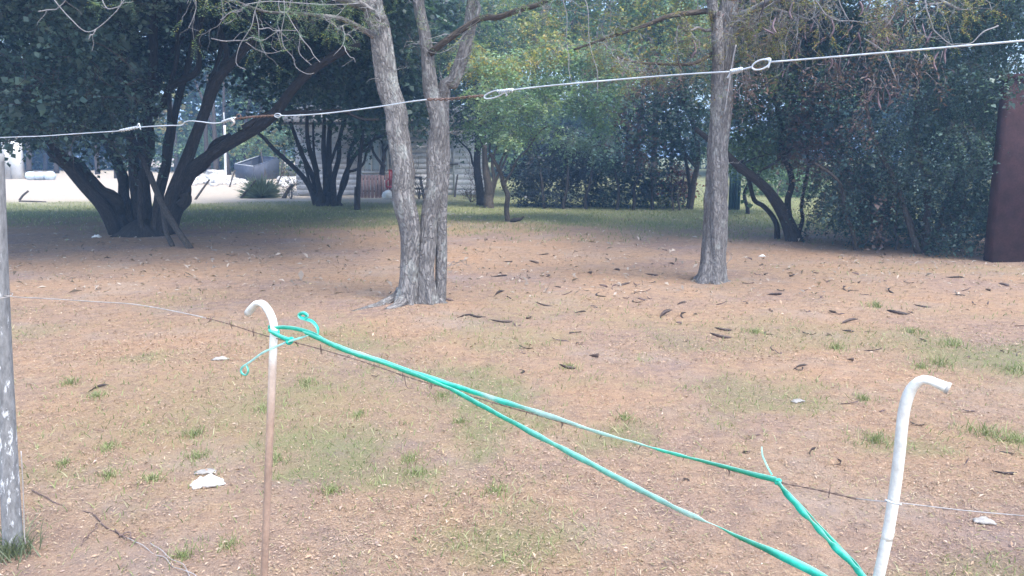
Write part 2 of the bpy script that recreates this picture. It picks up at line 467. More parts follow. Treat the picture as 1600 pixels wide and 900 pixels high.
def scatter_view(n, y0, y1, power=1.0, margin=1.12):
    u = RNG.random(n)
    y = (y0 ** (1 - power) + u * (y1 ** (1 - power) - y0 ** (1 - power))) ** (1 / (1 - power)) if abs(power - 1) > 1e-6 else y0 * (y1 / y0) ** u
    x = (RNG.random(n) * 2 - 1) * (0.655 * y * margin + 0.55)
    return x, y

# leaf litter: small dry leaflets
mb = MB()
PAL = np.array([[0.42, 0.295, 0.205], [0.37, 0.255, 0.175], [0.44, 0.34, 0.26], [0.28, 0.18, 0.13], [0.46, 0.37, 0.29], [0.40, 0.29, 0.24], [0.37, 0.29, 0.165]])
PW = np.array([.25, .22, .17, .17, .04, .09, .06])
for n, y0, y1, pw, ln in ((165000, 1.25, 7, 0.6, 0.0112), (85000, 6, 15, 1.2, 0.0155), (9000, 9, 24, 1.0, 0.05)):
    x, y = scatter_view(n, y0, y1, pw)
    keep = (dirt_w(x, y) < 0.3) & (RNG.random(n) > 0.75 * grass_w(x, y)) & (RNG.random(n) < 0.15 + 1.5 * (fbm(x, y, 2.3) - 0.2))
    if ln > 0.04: keep = (dirt_w(x, y) < 0.3) & (RNG.random(n) < 0.5)
    x, y = x[keep], y[keep]; n = len(x)
    th = RNG.random(n) * 2 * math.pi
    D = np.stack([np.cos(th), np.sin(th), RNG.normal(0.1, 0.35, n)], 1)
    U = np.stack([RNG.normal(0, 0.45, n), RNG.normal(0, 0.45, n), np.ones(n)], 1)
    l = ln * np.exp(RNG.normal(0, 0.35, n)) * (1 + 0.02 * y)
    P = np.stack([x, y, terrain(x, y) + 0.003 + RNG.random(n) * 0.008], 1)
    V, Qd = leaf_faces(P, D, U, l, l * (0.22 + 0.2 * RNG.random(n)), 0.5)
    V[:, 2] = np.maximum(V[:, 2], np.repeat(P[:, 2] - 0.002, 4))
    col = PAL[RNG.choice(len(PAL), n, p=PW)] * 0.9 * (0.7 + 0.6 * RNG.random((n, 1))) + np.array([0.36, 0.265, 0.195]) * 0.1
    if ln > 0.04: col = np.array([0.46, 0.39, 0.33]) * (0.5 + 0.6 * RNG.random((n, 1)))
    mb.add(V, quads=Qd, col=np.repeat(col, 4, 0))
# flattened dry grass between the leaflets
x, y = scatter_view(75000, 1.3, 9, 0.8)
k = RNG.random(len(x)) < 0.25 + 0.75 * sstep(0.35, 0.6, fbm(x - 13, y + 5, 1.1)); x, y = x[k], y[k]; n = len(x)
th = RNG.random(n) * 2 * math.pi
D = np.stack([np.cos(th), np.sin(th), np.abs(RNG.normal(0.12, 0.22, n))], 1)
l = (0.016 + 0.022 * RNG.random(n)) * (1 + 0.03 * y)
P = np.stack([x, y, terrain(x, y) + 0.003], 1)
V, Qd = leaf_faces(P, D, RNG.normal(0, 0.5, (n, 3)) + [0, 0, 1], l, 0.0020 + 0.0004 * y, 0.2)
V[:, 2] = np.maximum(V[:, 2], np.repeat(P[:, 2], 4))
dry = np.array([[0.37, 0.29, 0.19], [0.33, 0.245, 0.165], [0.43, 0.35, 0.25], [0.29, 0.28, 0.13], [0.24, 0.17, 0.125]])
mb.add(V, quads=Qd, col=np.repeat(dry[RNG.choice(5, n, p=[.3, .3, .15, .13, .12])] * (0.75 + 0.5 * RNG.random((n, 1))), 4, 0))
o = stuff(mb.build('leaf_litter', M['litter']))
tag(o, 'carpet of tiny orange-brown dry leaflets over the ground', 'leaf litter')

# grass: blades in patches, tufts and the far lawn
mb = MB()
def blades(x, y, h, w, lean=0.5, base=None):
    n = len(x)
    th = RNG.random(n) * 2 * math.pi; ln = RNG.normal(0, lean, (n, 2))
    P = np.stack([x, y, terrain(x, y) - 0.004], 1)
    S = np.stack([np.cos(th), np.sin(th), np.zeros(n)], 1) * (np.broadcast_to(w, (n,))[:, None] / 2)
    h = np.broadcast_to(h, (n,))
    T = P + np.stack([ln[:, 0] * h, ln[:, 1] * h, h], 1)
    Mi = P * 0.45 + T * 0.55 + np.stack([-ln[:, 0] * h * 0.12, -ln[:, 1] * h * 0.12, h * 0.08], 1)
    V = np.stack([P - S, P + S, Mi + S * 0.75, Mi - S * 0.75, T], 1).reshape(-1, 3)
    k = np.arange(n) * 5
    pal = np.array([[0.19, 0.23, 0.09], [0.24, 0.275, 0.115], [0.30, 0.315, 0.16], [0.38, 0.36, 0.22]])
    col = pal[RNG.choice(4, n, p=[.3, .35, .22, .13])] * (0.75 + 0.5 * RNG.random((n, 1)))
    if base is not None: col = col * 0.3 + np.asarray(base) * 0.7 * (0.75 + 0.5 * RNG.random((n, 1)))
    mb.add(V, quads=np.stack([k, k + 1, k + 2, k + 3], 1), tris=np.stack([k + 3, k + 2, k + 4], 1), col=np.repeat(col, 5, 0))
x, y = scatter_view(75000, 1.4, 14, 1.0)
k = RNG.random(len(x)) < grass_w(x, y) ** 1.1 * 0.85
blades(x[k], y[k], 0.016 + 0.03 * RNG.random(k.sum()), 0.003 + 0.0006 * y[k], 0.7)
x, y = scatter_view(70000, 13, 36, 1.0, 1.05)
k = (RNG.random(len(x)) < grass_w(x, y)) & (dirt_w(x, y) < 0.45)
blades(x[k], y[k], 0.03 + 0.05 * RNG.random(k.sum()), 0.012, 0.5)
TUFTS = [(305, 680, 14), (310, 715, 16), (415, 640, 14), (430, 720, 14), (172, 745, 14), (238, 750, 14), (168, 700, 12), (520, 768, 18), (285, 872, 20), (355, 855, 16), (640, 720, 14), (775, 768, 16),
         (1540, 680, 22), (1370, 690, 20), (1425, 520, 12), (1490, 540, 16), (1470, 570, 16), (1585, 580, 18), (1308, 545, 12), (1440, 575, 12), (1350, 625, 12), (1370, 480, 12), (890, 575, 12), (975, 655, 12), (480, 600, 12),
         (560, 650, 12), (690, 620, 12), (110, 600, 12), (150, 620, 12), (1590, 690, 16), (100, 725, 10), (650, 740, 14), (720, 660, 10), (1180, 520, 10)]
for (tx, ty_, r) in TUFTS:
    c0 = ground(tx, ty_); s = c0[1] / FPX
    n = 130
    aa = RNG.random(n) * 2 * math.pi; rr_ = np.abs(RNG.normal(0, 1.0, n)) * r * s
    blades(c0[0] + rr_ * np.cos(aa), c0[1] + rr_ * np.sin(aa) * 1.3, r * s * (0.35 + 0.8 * RNG.random(n) ** 1.5), 0.0026 + 0.0004 * c0[1], 0.55)
o = stuff(mb.build('grass', M['grass']))
tag(o, 'short green grass in patches and across the far lawn', 'grass')

# ------------------------------------------------------------------ foliage machinery
def sprays(mb, twigs, C, Rv, n, L, k, leaf, pal, droop=0.3, shell=0.55, flat=0.0, jitter=0.5, leafw=0.7):
    """n leafy sprays inside the ellipsoid C, Rv: each a thin twig with k leaves either side"""
    d = norm(RNG.normal(size=(n, 3)))
    r = (shell + (1 - shell) * RNG.random(n)) ** 0.8
    O = C + d * Rv * r[:, None]
    D = d * 0.8 + RNG.normal(0, jitter, (n, 3)); D[:, 2] = D[:, 2] * (1 - flat) - droop
    D = norm(D)
    Ls = L * (0.6 + 0.8 * RNG.random(n))
    U = norm(RNG.normal(0, 0.35, (n, 3)) + [0, 0, 1.0])
    S = norm(np.cross(D, U))
    t = (np.arange(k) + 0.5) / k
    sg = np.where(np.arange(k) % 2 == 0, 1.0, -1.0)
    pos = O[:, None] + D[:, None] * (t[None, :, None] * Ls[:, None, None]) + np.array([0, 0, -1.0]) * (t[None, :, None] ** 2 * Ls[:, None, None] * 0.35)
    LD = D[:, None] * 0.6 + S[:, None] * sg[None, :, None] + RNG.normal(0, 0.35, (n, k, 3))
    LU = U[:, None] + RNG.normal(0, 0.45, (n, k, 3))
    pos = pos.reshape(-1, 3); LD = LD.reshape(-1, 3); LU = LU.reshape(-1, 3)
    pos = pos + RNG.normal(0, leaf * 0.25, pos.shape)
    sz = leaf * np.exp(RNG.normal(0, 0.25, len(pos)))
    V, Qd = leaf_faces(pos, LD, LU, sz, sz * leafw)
    pal = np.asarray(pal)
    base = pal[RNG.integers(0, len(pal), n)] * (0.7 + 0.6 * RNG.random((n, 1)))
    col = np.repeat(base, k, 0) * (0.8 + 0.4 * RNG.random((n * k, 1)))
    mb.add(V, quads=Qd, col=np.repeat(col, 4, 0))
    if twigs is not None:
        A = O - D * Ls[:, None] * 0.5; B = O + D * Ls[:, None] * 0.7 + np.array([0, 0, -1]) * Ls[:, None] * 0.15
        w = leaf * 0.07
        S2 = np.cross(D, S)
        a1, a2, a3 = A + S * w, A - S * w * 0.5 + S2 * w * 0.87, A - S * w * 0.5 - S2 * w * 0.87
        V = np.stack([a1, a2, a3, B], 1).reshape(-1, 3); kk = np.arange(n) * 4
        T = np.vstack([np.stack([kk + i, kk + (i + 1) % 3, kk + 3], 1) for i in range(3)])
        twigs.add(V, tris=T)

def wob(P, amp, n, seed=0):
    """smooth path through P with a little random wander"""
    r = np.random.default_rng(seed)
    C = catmull(P, n)
    k = max(3, n // 4)
    w = catmull(r.normal(0, amp, (k, 3)), n)
    e = np.minimum(np.linspace(0, 1, n) * 4, 1)[:, None]
    return C + w * e

def px_path(pts, Y0, Y1=None):
    Y1 = Y0 if Y1 is None else Y1
    n = len(pts)
    return [at(p[0], p[1], p[2] if len(p) > 2 else Y0 + (Y1 - Y0) * i / max(n - 1, 1)) for i, p in enumerate(pts)]

def bark_shape(seed, amp=0.07, flare=0.0, fh=0.3, lobes=5):
    r = np.random.default_rng(seed)
    ph = r.random(8) * 6.28
    def f(s, th, i):
        rid = np.zeros_like(th)
        for j, k in enumerate((5, 8, 13, 19)):
            rid += np.cos(k * th + ph[j] + 0.9 * np.sin(s * (1.5 + j) + ph[j + 3])) / (1.5 + j * 0.6)
        out = 1 + amp * rid + 0.05 * np.sin(3 * s + 2 * th + ph[6])
        if flare:
            e = math.exp(-s / fh)
            out = out * (1 + flare * e * (0.55 + 0.45 * np.cos(lobes * th + ph[7]) + 0.2 * np.cos((lobes + 2) * th + ph[2])))
        return out
    return f

# palettes (base colours of leaves)
G_DARK = [[0.046, 0.088, 0.076], [0.060, 0.108, 0.090], [0.080, 0.130, 0.105], [0.054, 0.082, 0.084]]
G_BLUE = [[0.090, 0.150, 0.135], [0.118, 0.182, 0.158], [0.076, 0.130, 0.125]]
G_MID = [[0.095, 0.160, 0.082], [0.122, 0.190, 0.098], [0.085, 0.145, 0.09]]
G_LIGHT = [[0.17, 0.26, 0.13], [0.205, 0.30, 0.155], [0.15, 0.24, 0.13]]
G_YELL = [[0.34, 0.34, 0.12], [0.40, 0.35, 0.12], [0.29, 0.34, 0.13], [0.46, 0.34, 0.12]]
G_FEATHER = [[0.23, 0.35, 0.22], [0.27, 0.39, 0.25], [0.19, 0.30, 0.21], [0.30, 0.38, 0.19]]
G_MAUVE = [[0.17, 0.115, 0.135], [0.14, 0.10, 0.125], [0.20, 0.13, 0.13]]
G_PALE = [[0.16, 0.25, 0.22], [0.20, 0.29, 0.25], [0.12, 0.19, 0.17]]
G_BROWN = [[0.15, 0.095, 0.085], [0.12, 0.085, 0.08], [0.17, 0.12, 0.10]]
G_RED = [[0.25, 0.075, 0.065], [0.20, 0.07, 0.065], [0.15, 0.08, 0.07]]

def leafy(root, clumps, pal, leaf, L=None, dens=1.0, k=9, droop=0.3, flat=0.0, name='crown', twigmat='twig_dark', leafw=0.72, shell=0.45, core=0.26):
    """clumps: (px, py, Y, rx px, rz px, ry m[, palette])"""
    mb, tw = MB(), MB()
    L = L or leaf * 5
    for c in clumps:
        C = at(c[0], c[1], c[2]); s = c[2] / FPX
        Rv = np.array([c[3] * s, c[5], c[4] * s])
        area = (Rv[0] * Rv[2] + Rv[0] * Rv[1] + Rv[1] * Rv[2]) * 4
        n = max(8, int(dens * 1.35 * area / (L * L * 0.55)))
        pl_ = c[6] if len(c) > 6 else pal
        sprays(mb, tw, C, Rv, n, L, k, leaf, pl_, droop, shell, flat, leafw=leafw)
        if core: sprays(mb, None, C, Rv * 0.75, max(4, int(n * core)), L * 1.4, 7, leaf * 1.75, pl_, droop, 0.05, flat, leafw=0.8)
    cr = stuff(mb.build(name, M['leaf'], root))
    tw = stuff(tw.build('twig_spray', M[twigmat], root))
    return cr

def rclumps(n, seed, xr, yr, Yr, r, low=None, rd=0.9, keep=None):
    """n leaf clumps spread over a stretch of the view, at true distances"""
    g = np.random.default_rng(seed); out = []
    while len(out) < n:
        x = g.uniform(*xr); y = g.uniform(*yr); Y = g.uniform(*Yr); rr = g.uniform(*r)
        if low is not None and y + rr * 0.75 > np.interp(x, low[0], low[1]): continue
        if keep is not None and not keep(x, y, Y): continue
        out.append((x, y, Y, rr, rr * g.uniform(0.55, 0.85), rd * g.uniform(0.7, 1.2)))
    return out

def limb(root, pts, w, Y0, Y1=None, mat='bark_dark', name='limb', seed=0, segs=12, n=22, amp=0.03, flare=0.0, ridge=0.06, ground_end=True, fh=0.35):
    """tapered stem through photograph points; w = widths in pixels at start and end"""
    P = px_path(pts, Y0, Y1)
    if ground_end:
        P[0][2] = float(terrain(P[0][0], P[0][1])) - 0.06
    C = wob(P, amp, n, seed)
    if ground_end: C[0] = P[0]
    Y1 = Y0 if Y1 is None else Y1
    r0, r1 = w[0] * Y0 / FPX / 2, w[1] * Y1 / FPX / 2
    R = r0 + (r1 - r0) * np.linspace(0, 1, n) ** 0.8
    b = MB(); b.tube(C, R, segs, bark_shape(seed, ridge, flare, fh), off=seed * 0.37)
    o = b.build(name, M[mat], root, smooth=True, bark=True)
    return o, C, R

# ------------------------------------------------------------------ bare zigzag twigs of the honey locusts
def grow(mb, tips, start, d, length, rad, depth, g, sag=0.25):
    n = 5
    P = [np.array(start, float)]; d = norm(d)
    for i in range(n):
        d = norm(d + g.normal(0, 0.28, 3) + np.array([0, 0, -sag * 0.18]))
        P.append(P[-1] + d * length / n)
    P = np.array(P)
    mb.tube(P, np.linspace(rad, rad * 0.45, len(P)), 4 if rad > 0.006 else 3, caps=False)
    tips.append((P[-1], d)); tips.append((P[3], d))
    if depth > 0:
        for i in range(1, n + 1):
            if g.random() < 0.62:
                nd = norm(d + g.normal(0, 0.75, 3))
                grow(mb, tips, P[i], nd, length * g.uniform(0.4, 0.7), rad * 0.55, depth - 1, g, sag)


# ================================================================== the two grey-barked trees
def spur_ring(mb, C, R, n, g, lo=0.15, ln=0.25):
    """short dead spurs sticking out of a trunk"""
    for _ in range(n):
        i = g.integers(int(len(C) * lo), len(C) - 1)
        d = norm(np.array([g.normal(), g.normal() * 0.7, 0.25 + 0.3 * g.random()]))
        h = norm(d * [1, 1, 0]);
        grow(mb, [], C[i] + h * R[i] * 0.8, d, ln * g.uniform(0.5, 1.3), 0.0045, 1, g, 0.1)

def locust_leaves(mb, tips, g, frac, pal, leaf=0.022):
    sel = [t for t in tips if g.random() < frac]
    if not sel: return
    for (p, d) in sel:
        n = int(g.integers(2, 5)); k = 14
        O = np.tile(p, (n, 1)); D = norm(np.tile(d, (n, 1)) + RNG.normal(0, 0.8, (n, 3)) + [0, 0, -0.5])
        S = norm(np.cross(D, [0.1, 0.2, 1.0])); t = (np.arange(k) + 0.5) / k; sg = np.where(np.arange(k) % 2 == 0, 1, -1.0)
        pos = (O[:, None] + D[:, None] * t[None, :, None] * 0.16).reshape(-1, 3)
        LD = (D[:, None] * 0.35 + S[:, None] * sg[None, :, None] + RNG.normal(0, 0.2, (n, k, 3))).reshape(-1, 3)
        V, Qd = leaf_faces(pos, LD, np.tile([0, 0, 1.0], (n * k, 1)) + RNG.normal(0, 0.3, (n * k, 3)), leaf, leaf * 0.42)
        pal_ = np.asarray(pal); col = pal_[RNG.integers(0, len(pal_), n * k)] * (0.75 + 0.5 * RNG.random((n * k, 1)))
        mb.add(V, quads=Qd, col=np.repeat(col, 4, 0))

# hanging pod meshes (flat, twisted strips)
def pod_mesh(seed, length=0.2, width=0.026, curl=1.0, thick=0.006):
    g = np.random.default_rng(seed); n = 12
    t = np.linspace(0, 1, n)
    ang = curl * (t - 0.5) * g.uniform(0.8, 2.2) * (1 if g.random() < .5 else -1) + 0.35 * np.sin(t * g.uniform(3, 7))
    x = np.cumsum(np.cos(ang)) / n * length; y = np.cumsum(np.sin(ang)) / n * length
    z = 0.010 + 0.008 * np.sin(t * g.uniform(2, 4) + g.random() * 3) * min(curl, 1.5) + (0.03 * max(0, g.normal(0.2, 0.6))) * t ** 4
    C = np.stack([x - x.mean(), y - y.mean(), z], 1)
    T = norm(np.gradient(C, axis=0)); tw = g.uniform(-0.6, 0.9) + t * g.normal(0, 1.6)
    S0 = norm(np.cross(T, [0, 0, 1.0])); U0 = np.cross(S0, T)
    S = S0 * np.cos(tw)[:, None] + U0 * np.sin(tw)[:, None]; U = np.cross(S, T)
    w = width * np.clip(np.minimum(t * 7, (1 - t) * 5), 0.12, 1)[:, None] * (1 + 0.12 * np.sin(t * 38)[:, None]) / 2
    ring = np.stack([C + S * w, C + U * thick * (0.5 + 0.3 * np.sin(t * 38)[:, None]), C - S * w, C - U * thick * 0.5], 1)
    b = MB(); V = ring.reshape(-1, 3); V[:, 2] -= min(V[:, 2].min(), V[:, 2].min()) + 0.004
    i0 = np.arange(n - 1)[:, None] * 4; j = np.arange(4)[None]; j2 = (j + 1) % 4
    b.add(V, quads=np.vstack([np.stack([i0 + j, i0 + j2, i0 + 4 + j2, i0 + 4 + j], -1).reshape(-1, 4), [[3, 2, 1, 0]], [[4 * n - 4, 4 * n - 3, 4 * n - 2, 4 * n - 1]]]),
          col=np.array([1.0, 1, 1]) * g.choice([0.7, 1.0, 1.5, 2.2]) * [1, g.uniform(0.85, 1.05), g.uniform(0.8, 1.1)])
    me = b.mesh('seed_pod', True); me.materials.append(M['pod']); return me

# ---- double-trunk tree
base = ground(655, 474)
YD = base[1]
t1 = thing('honey_locust_tree', 'grey-barked tree with two trunks rising from one rooty base', 'tree', base)
def trunk(root, pts, widths, Y, seed, flare, mat='bark_grey', segs=56, n=110, amp=0.012, name='trunk', lean=None, ridge=0.055, lobes=5, fh=0.16):
    P = [at(a, b, Y + (lean[i] if lean else 0)) for i, (a, b) in enumerate(pts)]
    P[0][2] = float(terrain(P[0][0], P[0][1])) - 0.08
    C = wob(P, amp, n, seed); C[0] = P[0]
    s = np.concatenate([[0], np.cumsum(np.linalg.norm(np.diff(np.array(P), axis=0), axis=1))])
    sc_ = np.concatenate([[0], np.cumsum(np.linalg.norm(np.diff(C, axis=0), axis=1))])
    R = np.interp(sc_ / sc_[-1], s / s[-1], np.array(widths) * 0.83 * Y / FPX / 2)
    b = MB(); b.tube(C, R, segs, bark_shape(seed, ridge, flare, fh, lobes), off=seed * 0.41)
    return b.build(name, M[mat], root, smooth=True, bark=True), C, R
_, CA, RA = trunk(t1, [(634, 476), (640, 430), (640, 390), (634, 330), (627, 260), (620, 190), (612, 140), (602, 95), (592, 45), (582, 0), (566, -120), (545, -300)],
                  [44, 33, 34, 42, 42, 40, 39, 39, 38, 36, 28, 16], YD, 3, 0.38, lean=[0, 0, 0, 0, 0, 0, 0, 0.02, 0.05, 0.1, 0.2, 0.4])
_, CB, RB = trunk(t1, [(668, 474), (664, 430), (667, 390), (671, 330), (680, 260), (684, 200), (677, 150), (668, 100), (662, 50), (655, 0), (650, -140), (660, -320)],
                  [40, 34, 34, 34, 33, 32, 29, 25, 22, 20, 16, 10], YD + 0.05, 4, 0.36)
_, CC_, RC_ = trunk(t1, [(684, 200), (694, 165), (712, 125), (728, 70), (738, 0), (752, -140), (790, -300)], [20, 24, 23, 22, 20, 15, 8], YD + 0.12, 5, 0.0, n=60, segs=32, name='limb')
for i, (pts, w) in enumerate([([(628, 466), (606, 472), (588, 478), (566, 483), (552, 486)], (20, 9)), ([(632, 474), (614, 480), (604, 483)], (22, 10)),
                              ([(680, 470), (690, 473), (700, 474)], (20, 9))]):
    P = [ground(a, b) for a, b in pts]
    C = wob(P, 0.012, 16, 40 + i); C[:, 2] = terrain(C[:, 0], C[:, 1])
    r = np.linspace(w[0], w[1], 16) * YD / FPX / 2
    C[:, 2] += r * np.linspace(0.6, -0.8, 16); C[0, 2] += 0.05
    b = MB(); b.tube(C, r, 18, bark_shape(60 + i, 0.1), off=i); b.build('root', M['bark_grey'], t1, True, True)
def dlimb(root, pts, Y0, Y1, w, seed, mat='bark_grey', amp=0.02, n=26, segs=14):
    o, C, R = limb(root, pts, w, Y0, Y1, mat, 'limb', seed, segs, n, amp, 0, 0.07, False); return C, R
D1 = dlimb(t1, [(672, 84), (700, 62), (748, 30), (775, 30), (815, 16), (850, 5), (905, -28), (980, -60)], YD, YD - 0.5, (11, 5), 11, 'bark_brown')
D2 = dlimb(t1, [(588, 60), (560, 40), (535, 28), (495, 26), (450, 18), (410, 14), (360, 4)], YD, YD - 1.2, (9, 2.5), 12, 'bark_grey')
D3 = dlimb(t1, [(580, 10), (545, 2), (500, -14), (450, -20), (395, -26), (330, -50)], YD, YD - 1.6, (20, 5), 13, 'bark_grey')
D4 = dlimb(t1, [(600, 30), (580, 14), (560, 2), (545, -16), (520, -60)], YD - 0.1, YD - 0.5, (10, 5), 14)
D5 = dlimb(t1, [(745, 30), (750, 10), (748, -20), (760, -80)], YD - 0.1, YD, (6, 4), 15)
D6 = dlimb(t1, [(576, -60), (480, -120), (330, -180), (150, -190)], YD, YD - 2.2, (16, 4), 16, 'bark_grey')
D7 = dlimb(t1, [(655, -60), (760, -140), (880, -200), (1010, -210)], YD, YD - 1.5, (13, 4), 17, 'bark_grey')
D8 = dlimb(t1, [(652, -80), (600, -190), (580, -300), (600, -420)], YD, YD + 1.8, (14, 4), 18, 'bark_grey')
g = np.random.default_rng(5)
tw, tips = MB(), []
spur_ring(tw, CA, RA, 12, g); spur_ring(tw, CB, RB, 16, g); spur_ring(tw, CC_, RC_, 10, g, 0.0)
for (C, R), cnt, ln in ((D1, 16, 0.45), (D2, 9, 0.3), (D3, 10, 0.4), (D4, 8, 0.4), (D5, 4, 0.35), (D6, 16, 0.6), (D7, 14, 0.6), (D8, 12, 0.6), ((CA[-25:], RA[-25:]), 14, 0.7), ((CB[-25:], RB[-25:]), 12, 0.7), ((CC_[-22:], RC_[-22:]), 12, 0.7)):
    for _ in range(cnt):
        i = g.integers(2, len(C)); grow(tw, tips, C[i], norm(g.normal(0, 1, 3) + [0, -0.2, -0.1]), ln * g.uniform(0.5, 1.2), 0.005, 2, g, 0.3)
# hanging bare twigs seen against the dark tree
HANG = [[(416, -30), (405, 0), (398, 16), (393, 40), (385, 55), (375, 75), (370, 100), (384, 108)], [(398, 16), (404, 40), (405, 60), (410, 75), (417, 86)],
        [(440, -25), (445, 0), (446, 20), (441, 40), (438, 52), (442, 72), (452, 82), (460, 92), (458, 97), (465, 108), (482, 116), (493, 114)],
        [(446, 18), (450, 24), (462, 44), (468, 55), (467, 80), (475, 92), (487, 101)], [(468, 56), (478, 68), (488, 84), (500, 96)],
        [(330, 60), (355, 65), (382, 64), (394, 57), (412, 62), (436, 50), (464, 47)], [(384, 66), (400, 76), (414, 84), (436, 82), (447, 75)],
        [(460, -20), (452, 12), (440, 20), (436, 6), (437, -18)], [(405, 45), (418, 46), (428, 49), (438, 50)], [(380, 8), (420, 2), (470, 4), (520, 8), (560, 6)],
        [(344, 31), (356, 26), (372, 16), (390, 8)], [(535, 40), (537, 55), (535, 72), (520, 88)], [(537, 72), (545, 85), (556, 98)],
        [(85, 0), (110, 30), (135, 48), (158, 40), (180, 20), (200, -10)], [(150, 46), (140, 60)], [(60, 18), (90, 12), (110, -10)], [(160, 0), (168, 14), (185, 8), (188, -12)],
        [(876, -25), (878, 0), (886, 28), (885, 60), (874, 76), (872, 84)], [(886, 70), (890, 110), (895, 135)], [(900, -15), (916, 4), (919, 34), (921, 60), (928, 92), (933, 112), (933, 146)]]
for i, h in enumerate(HANG):
    Y = YD - 1.5 + 0.1 * (i % 4) if i < 13 else (YD - 2.0 if i < 17 else YD - 0.6)
    C = wob(px_path(h, Y), 0.006, 26, 70 + i)
    tw.tube(C, np.linspace(0.0048, 0.0028, 26), 5)
    if i not in (17, 18, 19):
        for q in (6, 13, 20):
            if g.random() < 0.6: grow(tw, tips, C[q], norm(g.normal(0, 1, 3)), 0.16, 0.003, 0, g, 0.1)
stuff(tw.build('twig_spray', M['twig'], t1))
lv = MB(); locust_leaves(lv, tips, g, 0.16, G_LIGHT + G_BLUE + G_PALE + G_YELL[:1])
for (a_, b_) in ((405, 58), (408, 66), (467, 54), (448, 14), (382, 12), (490, 8), (500, 10), (435, 33), (150, 5), (205, 3), (538, 72), (462, 22)):
    locust_leaves(lv, [(at(a_, b_, YD - 1.4), np.array([0, 0, 0.3]))] * 3, g, 1.0, G_PALE, 0.018)
stuff(lv.build('crown', M['leaf'], t1))

# ---- single-trunk tree on the right
base = ground(1110, 440); YR = base[1]
t2 = thing('honey_locust_tree', 'straight grey-barked single trunk crossed by the wire, pods hanging in its crown', 'tree', base)
_, CA, RA = trunk(t2, [(1110, 438), (1114, 405), (1117, 350), (1119, 290), (1121, 230), (1124, 170), (1130, 115), (1135, 60), (1137, 20), (1140, -60), (1150, -220)],
                  [56, 44, 42, 41, 39, 38, 36, 36, 34, 26, 14], YR, 8, 0.45, fh=0.14)
_, CB, RB = trunk(t2, [(1131, 105), (1122, 60), (1116, 20), (1108, -40), (1090, -200)], [18, 22, 20, 16, 9], YR - 0.1, 9, 0, n=40, segs=28, name='limb')
for i, (pts, w) in enumerate([([(1104, 432), (1088, 438), (1080, 440)], (22, 10)), ([(1118, 436), (1130, 439), (1140, 440)], (20, 9))]):
    P = [ground(a, b) for a, b in pts]; C = wob(P, 0.01, 14, 80 + i); C[:, 2] = terrain(C[:, 0], C[:, 1])
    r = np.linspace(w[0], w[1], 14) * YR / FPX / 2; C[:, 2] += r * np.linspace(0.6, -0.8, 14); C[0, 2] += 0.06
    b = MB(); b.tube(C, r, 16, bark_shape(90 + i, 0.1), off=i); b.build('root', M['bark_grey'], t2, True, True)
E = [dlimb(t2, [(1112, 16), (1085, 18), (1050, 24), (1010, 40), (965, 60), (925, 72), (895, 80)], YR, YR - 0.6, (9, 3), 21, 'bark_brown'),
     dlimb(t2, [(1122, 78), (1095, 92), (1060, 102), (1020, 104), (990, 98), (965, 84)], YR, YR - 0.7, (7, 2.5), 22, 'bark_brown'),
     dlimb(t2, [(1128, 44), (1105, 42), (1080, 46), (1060, 40)], YR, YR - 0.4, (7, 3), 23),
     dlimb(t2, [(1138, 30), (1170, 18), (1200, 6), (1240, -4), (1300, -20)], YR, YR - 1.0, (14, 4), 24),
     dlimb(t2, [(1136, 64), (1165, 44), (1190, 26), (1220, 20), (1262, 30)], YR, YR - 0.8, (8, 3), 25),
     dlimb(t2, [(1142, -60), (1220, -60), (1320, -40), (1420, -20), (1500, 10)], YR, YR - 1.6, (14, 4), 26),
     dlimb(t2, [(1150, -150), (1260, -190), (1400, -170), (1520, -120)], YR, YR - 1.2, (12, 4), 27),
     dlimb(t2, [(1100, -80), (1020, -120), (940, -130)], YR, YR - 1.4, (11, 4), 28)]
tw, tips = MB(), []
spur_ring(tw, CA, RA, 12, g, 0.35); spur_ring(tw, CB, RB, 8, g, 0.0)
for (C, R), cnt, ln in zip(E, (14, 12, 8, 22, 18, 26, 16, 12), (0.4, 0.35, 0.35, 0.6, 0.5, 0.65, 0.6, 0.6)):
    for _ in range(cnt):
        i = g.integers(2, len(C)); grow(tw, tips, C[i], norm(g.normal(0, 1, 3) + [0.1, -0.2, -0.35]), ln * g.uniform(0.5, 1.2), 0.005, 2, g, 0.5)
for i, h in enumerate([[(1275, 0), (1290, 20), (1310, 32), (1330, 34), (1350, 36), (1366, 32)], [(1312, -10), (1316, 18), (1328, 33)], [(1445, 0), (1450, 25), (1458, 45), (1475, 62), (1492, 70)], [(1150, 70), (1145, 95), (1138, 140), (1130, 180)],
                       [(1560, 40), (1535, 52), (1515, 68), (1490, 70)], [(1350, 60), (1380, 80), (1395, 110), (1402, 125)]]):
    C = wob(px_path(h, YR - 0.9), 0.008, 20, 120 + i); tw.tube(C, np.linspace(0.009, 0.005, 20), 5)
stuff(tw.build('twig_spray', M['twig'], t2))
lv = MB(); locust_leaves(lv, tips, g, 0.22, G_YELL + G_MID + G_BROWN)
stuff(lv.build('crown', M['leaf'], t2))
leafy(t2, rclumps(26, 31, (1150, 1480), (-20, 150), (YR - 0.6, YR + 1.2), (20, 40), None, 0.4) + rclumps(10, 32, (930, 1090), (40, 120), (YR - 0.4, YR + 0.6), (14, 24), None, 0.3), G_MAUVE + G_BROWN, 0.06, 0.24, 0.33, 8, 1.3, 0.2, name='dry_leaf_cluster', twigmat='twig', leafw=0.24, core=0)
HP = [pod_mesh(200 + i, 0.20 + 0.02 * i, 0.026, 0.35) for i in range(5)]
for me in HP: me.materials.clear(); me.materials.append(simple('hanging_pod', (0.09, 0.062, 0.075), 0.5, 0.3, 60, 0.3, tint=True))
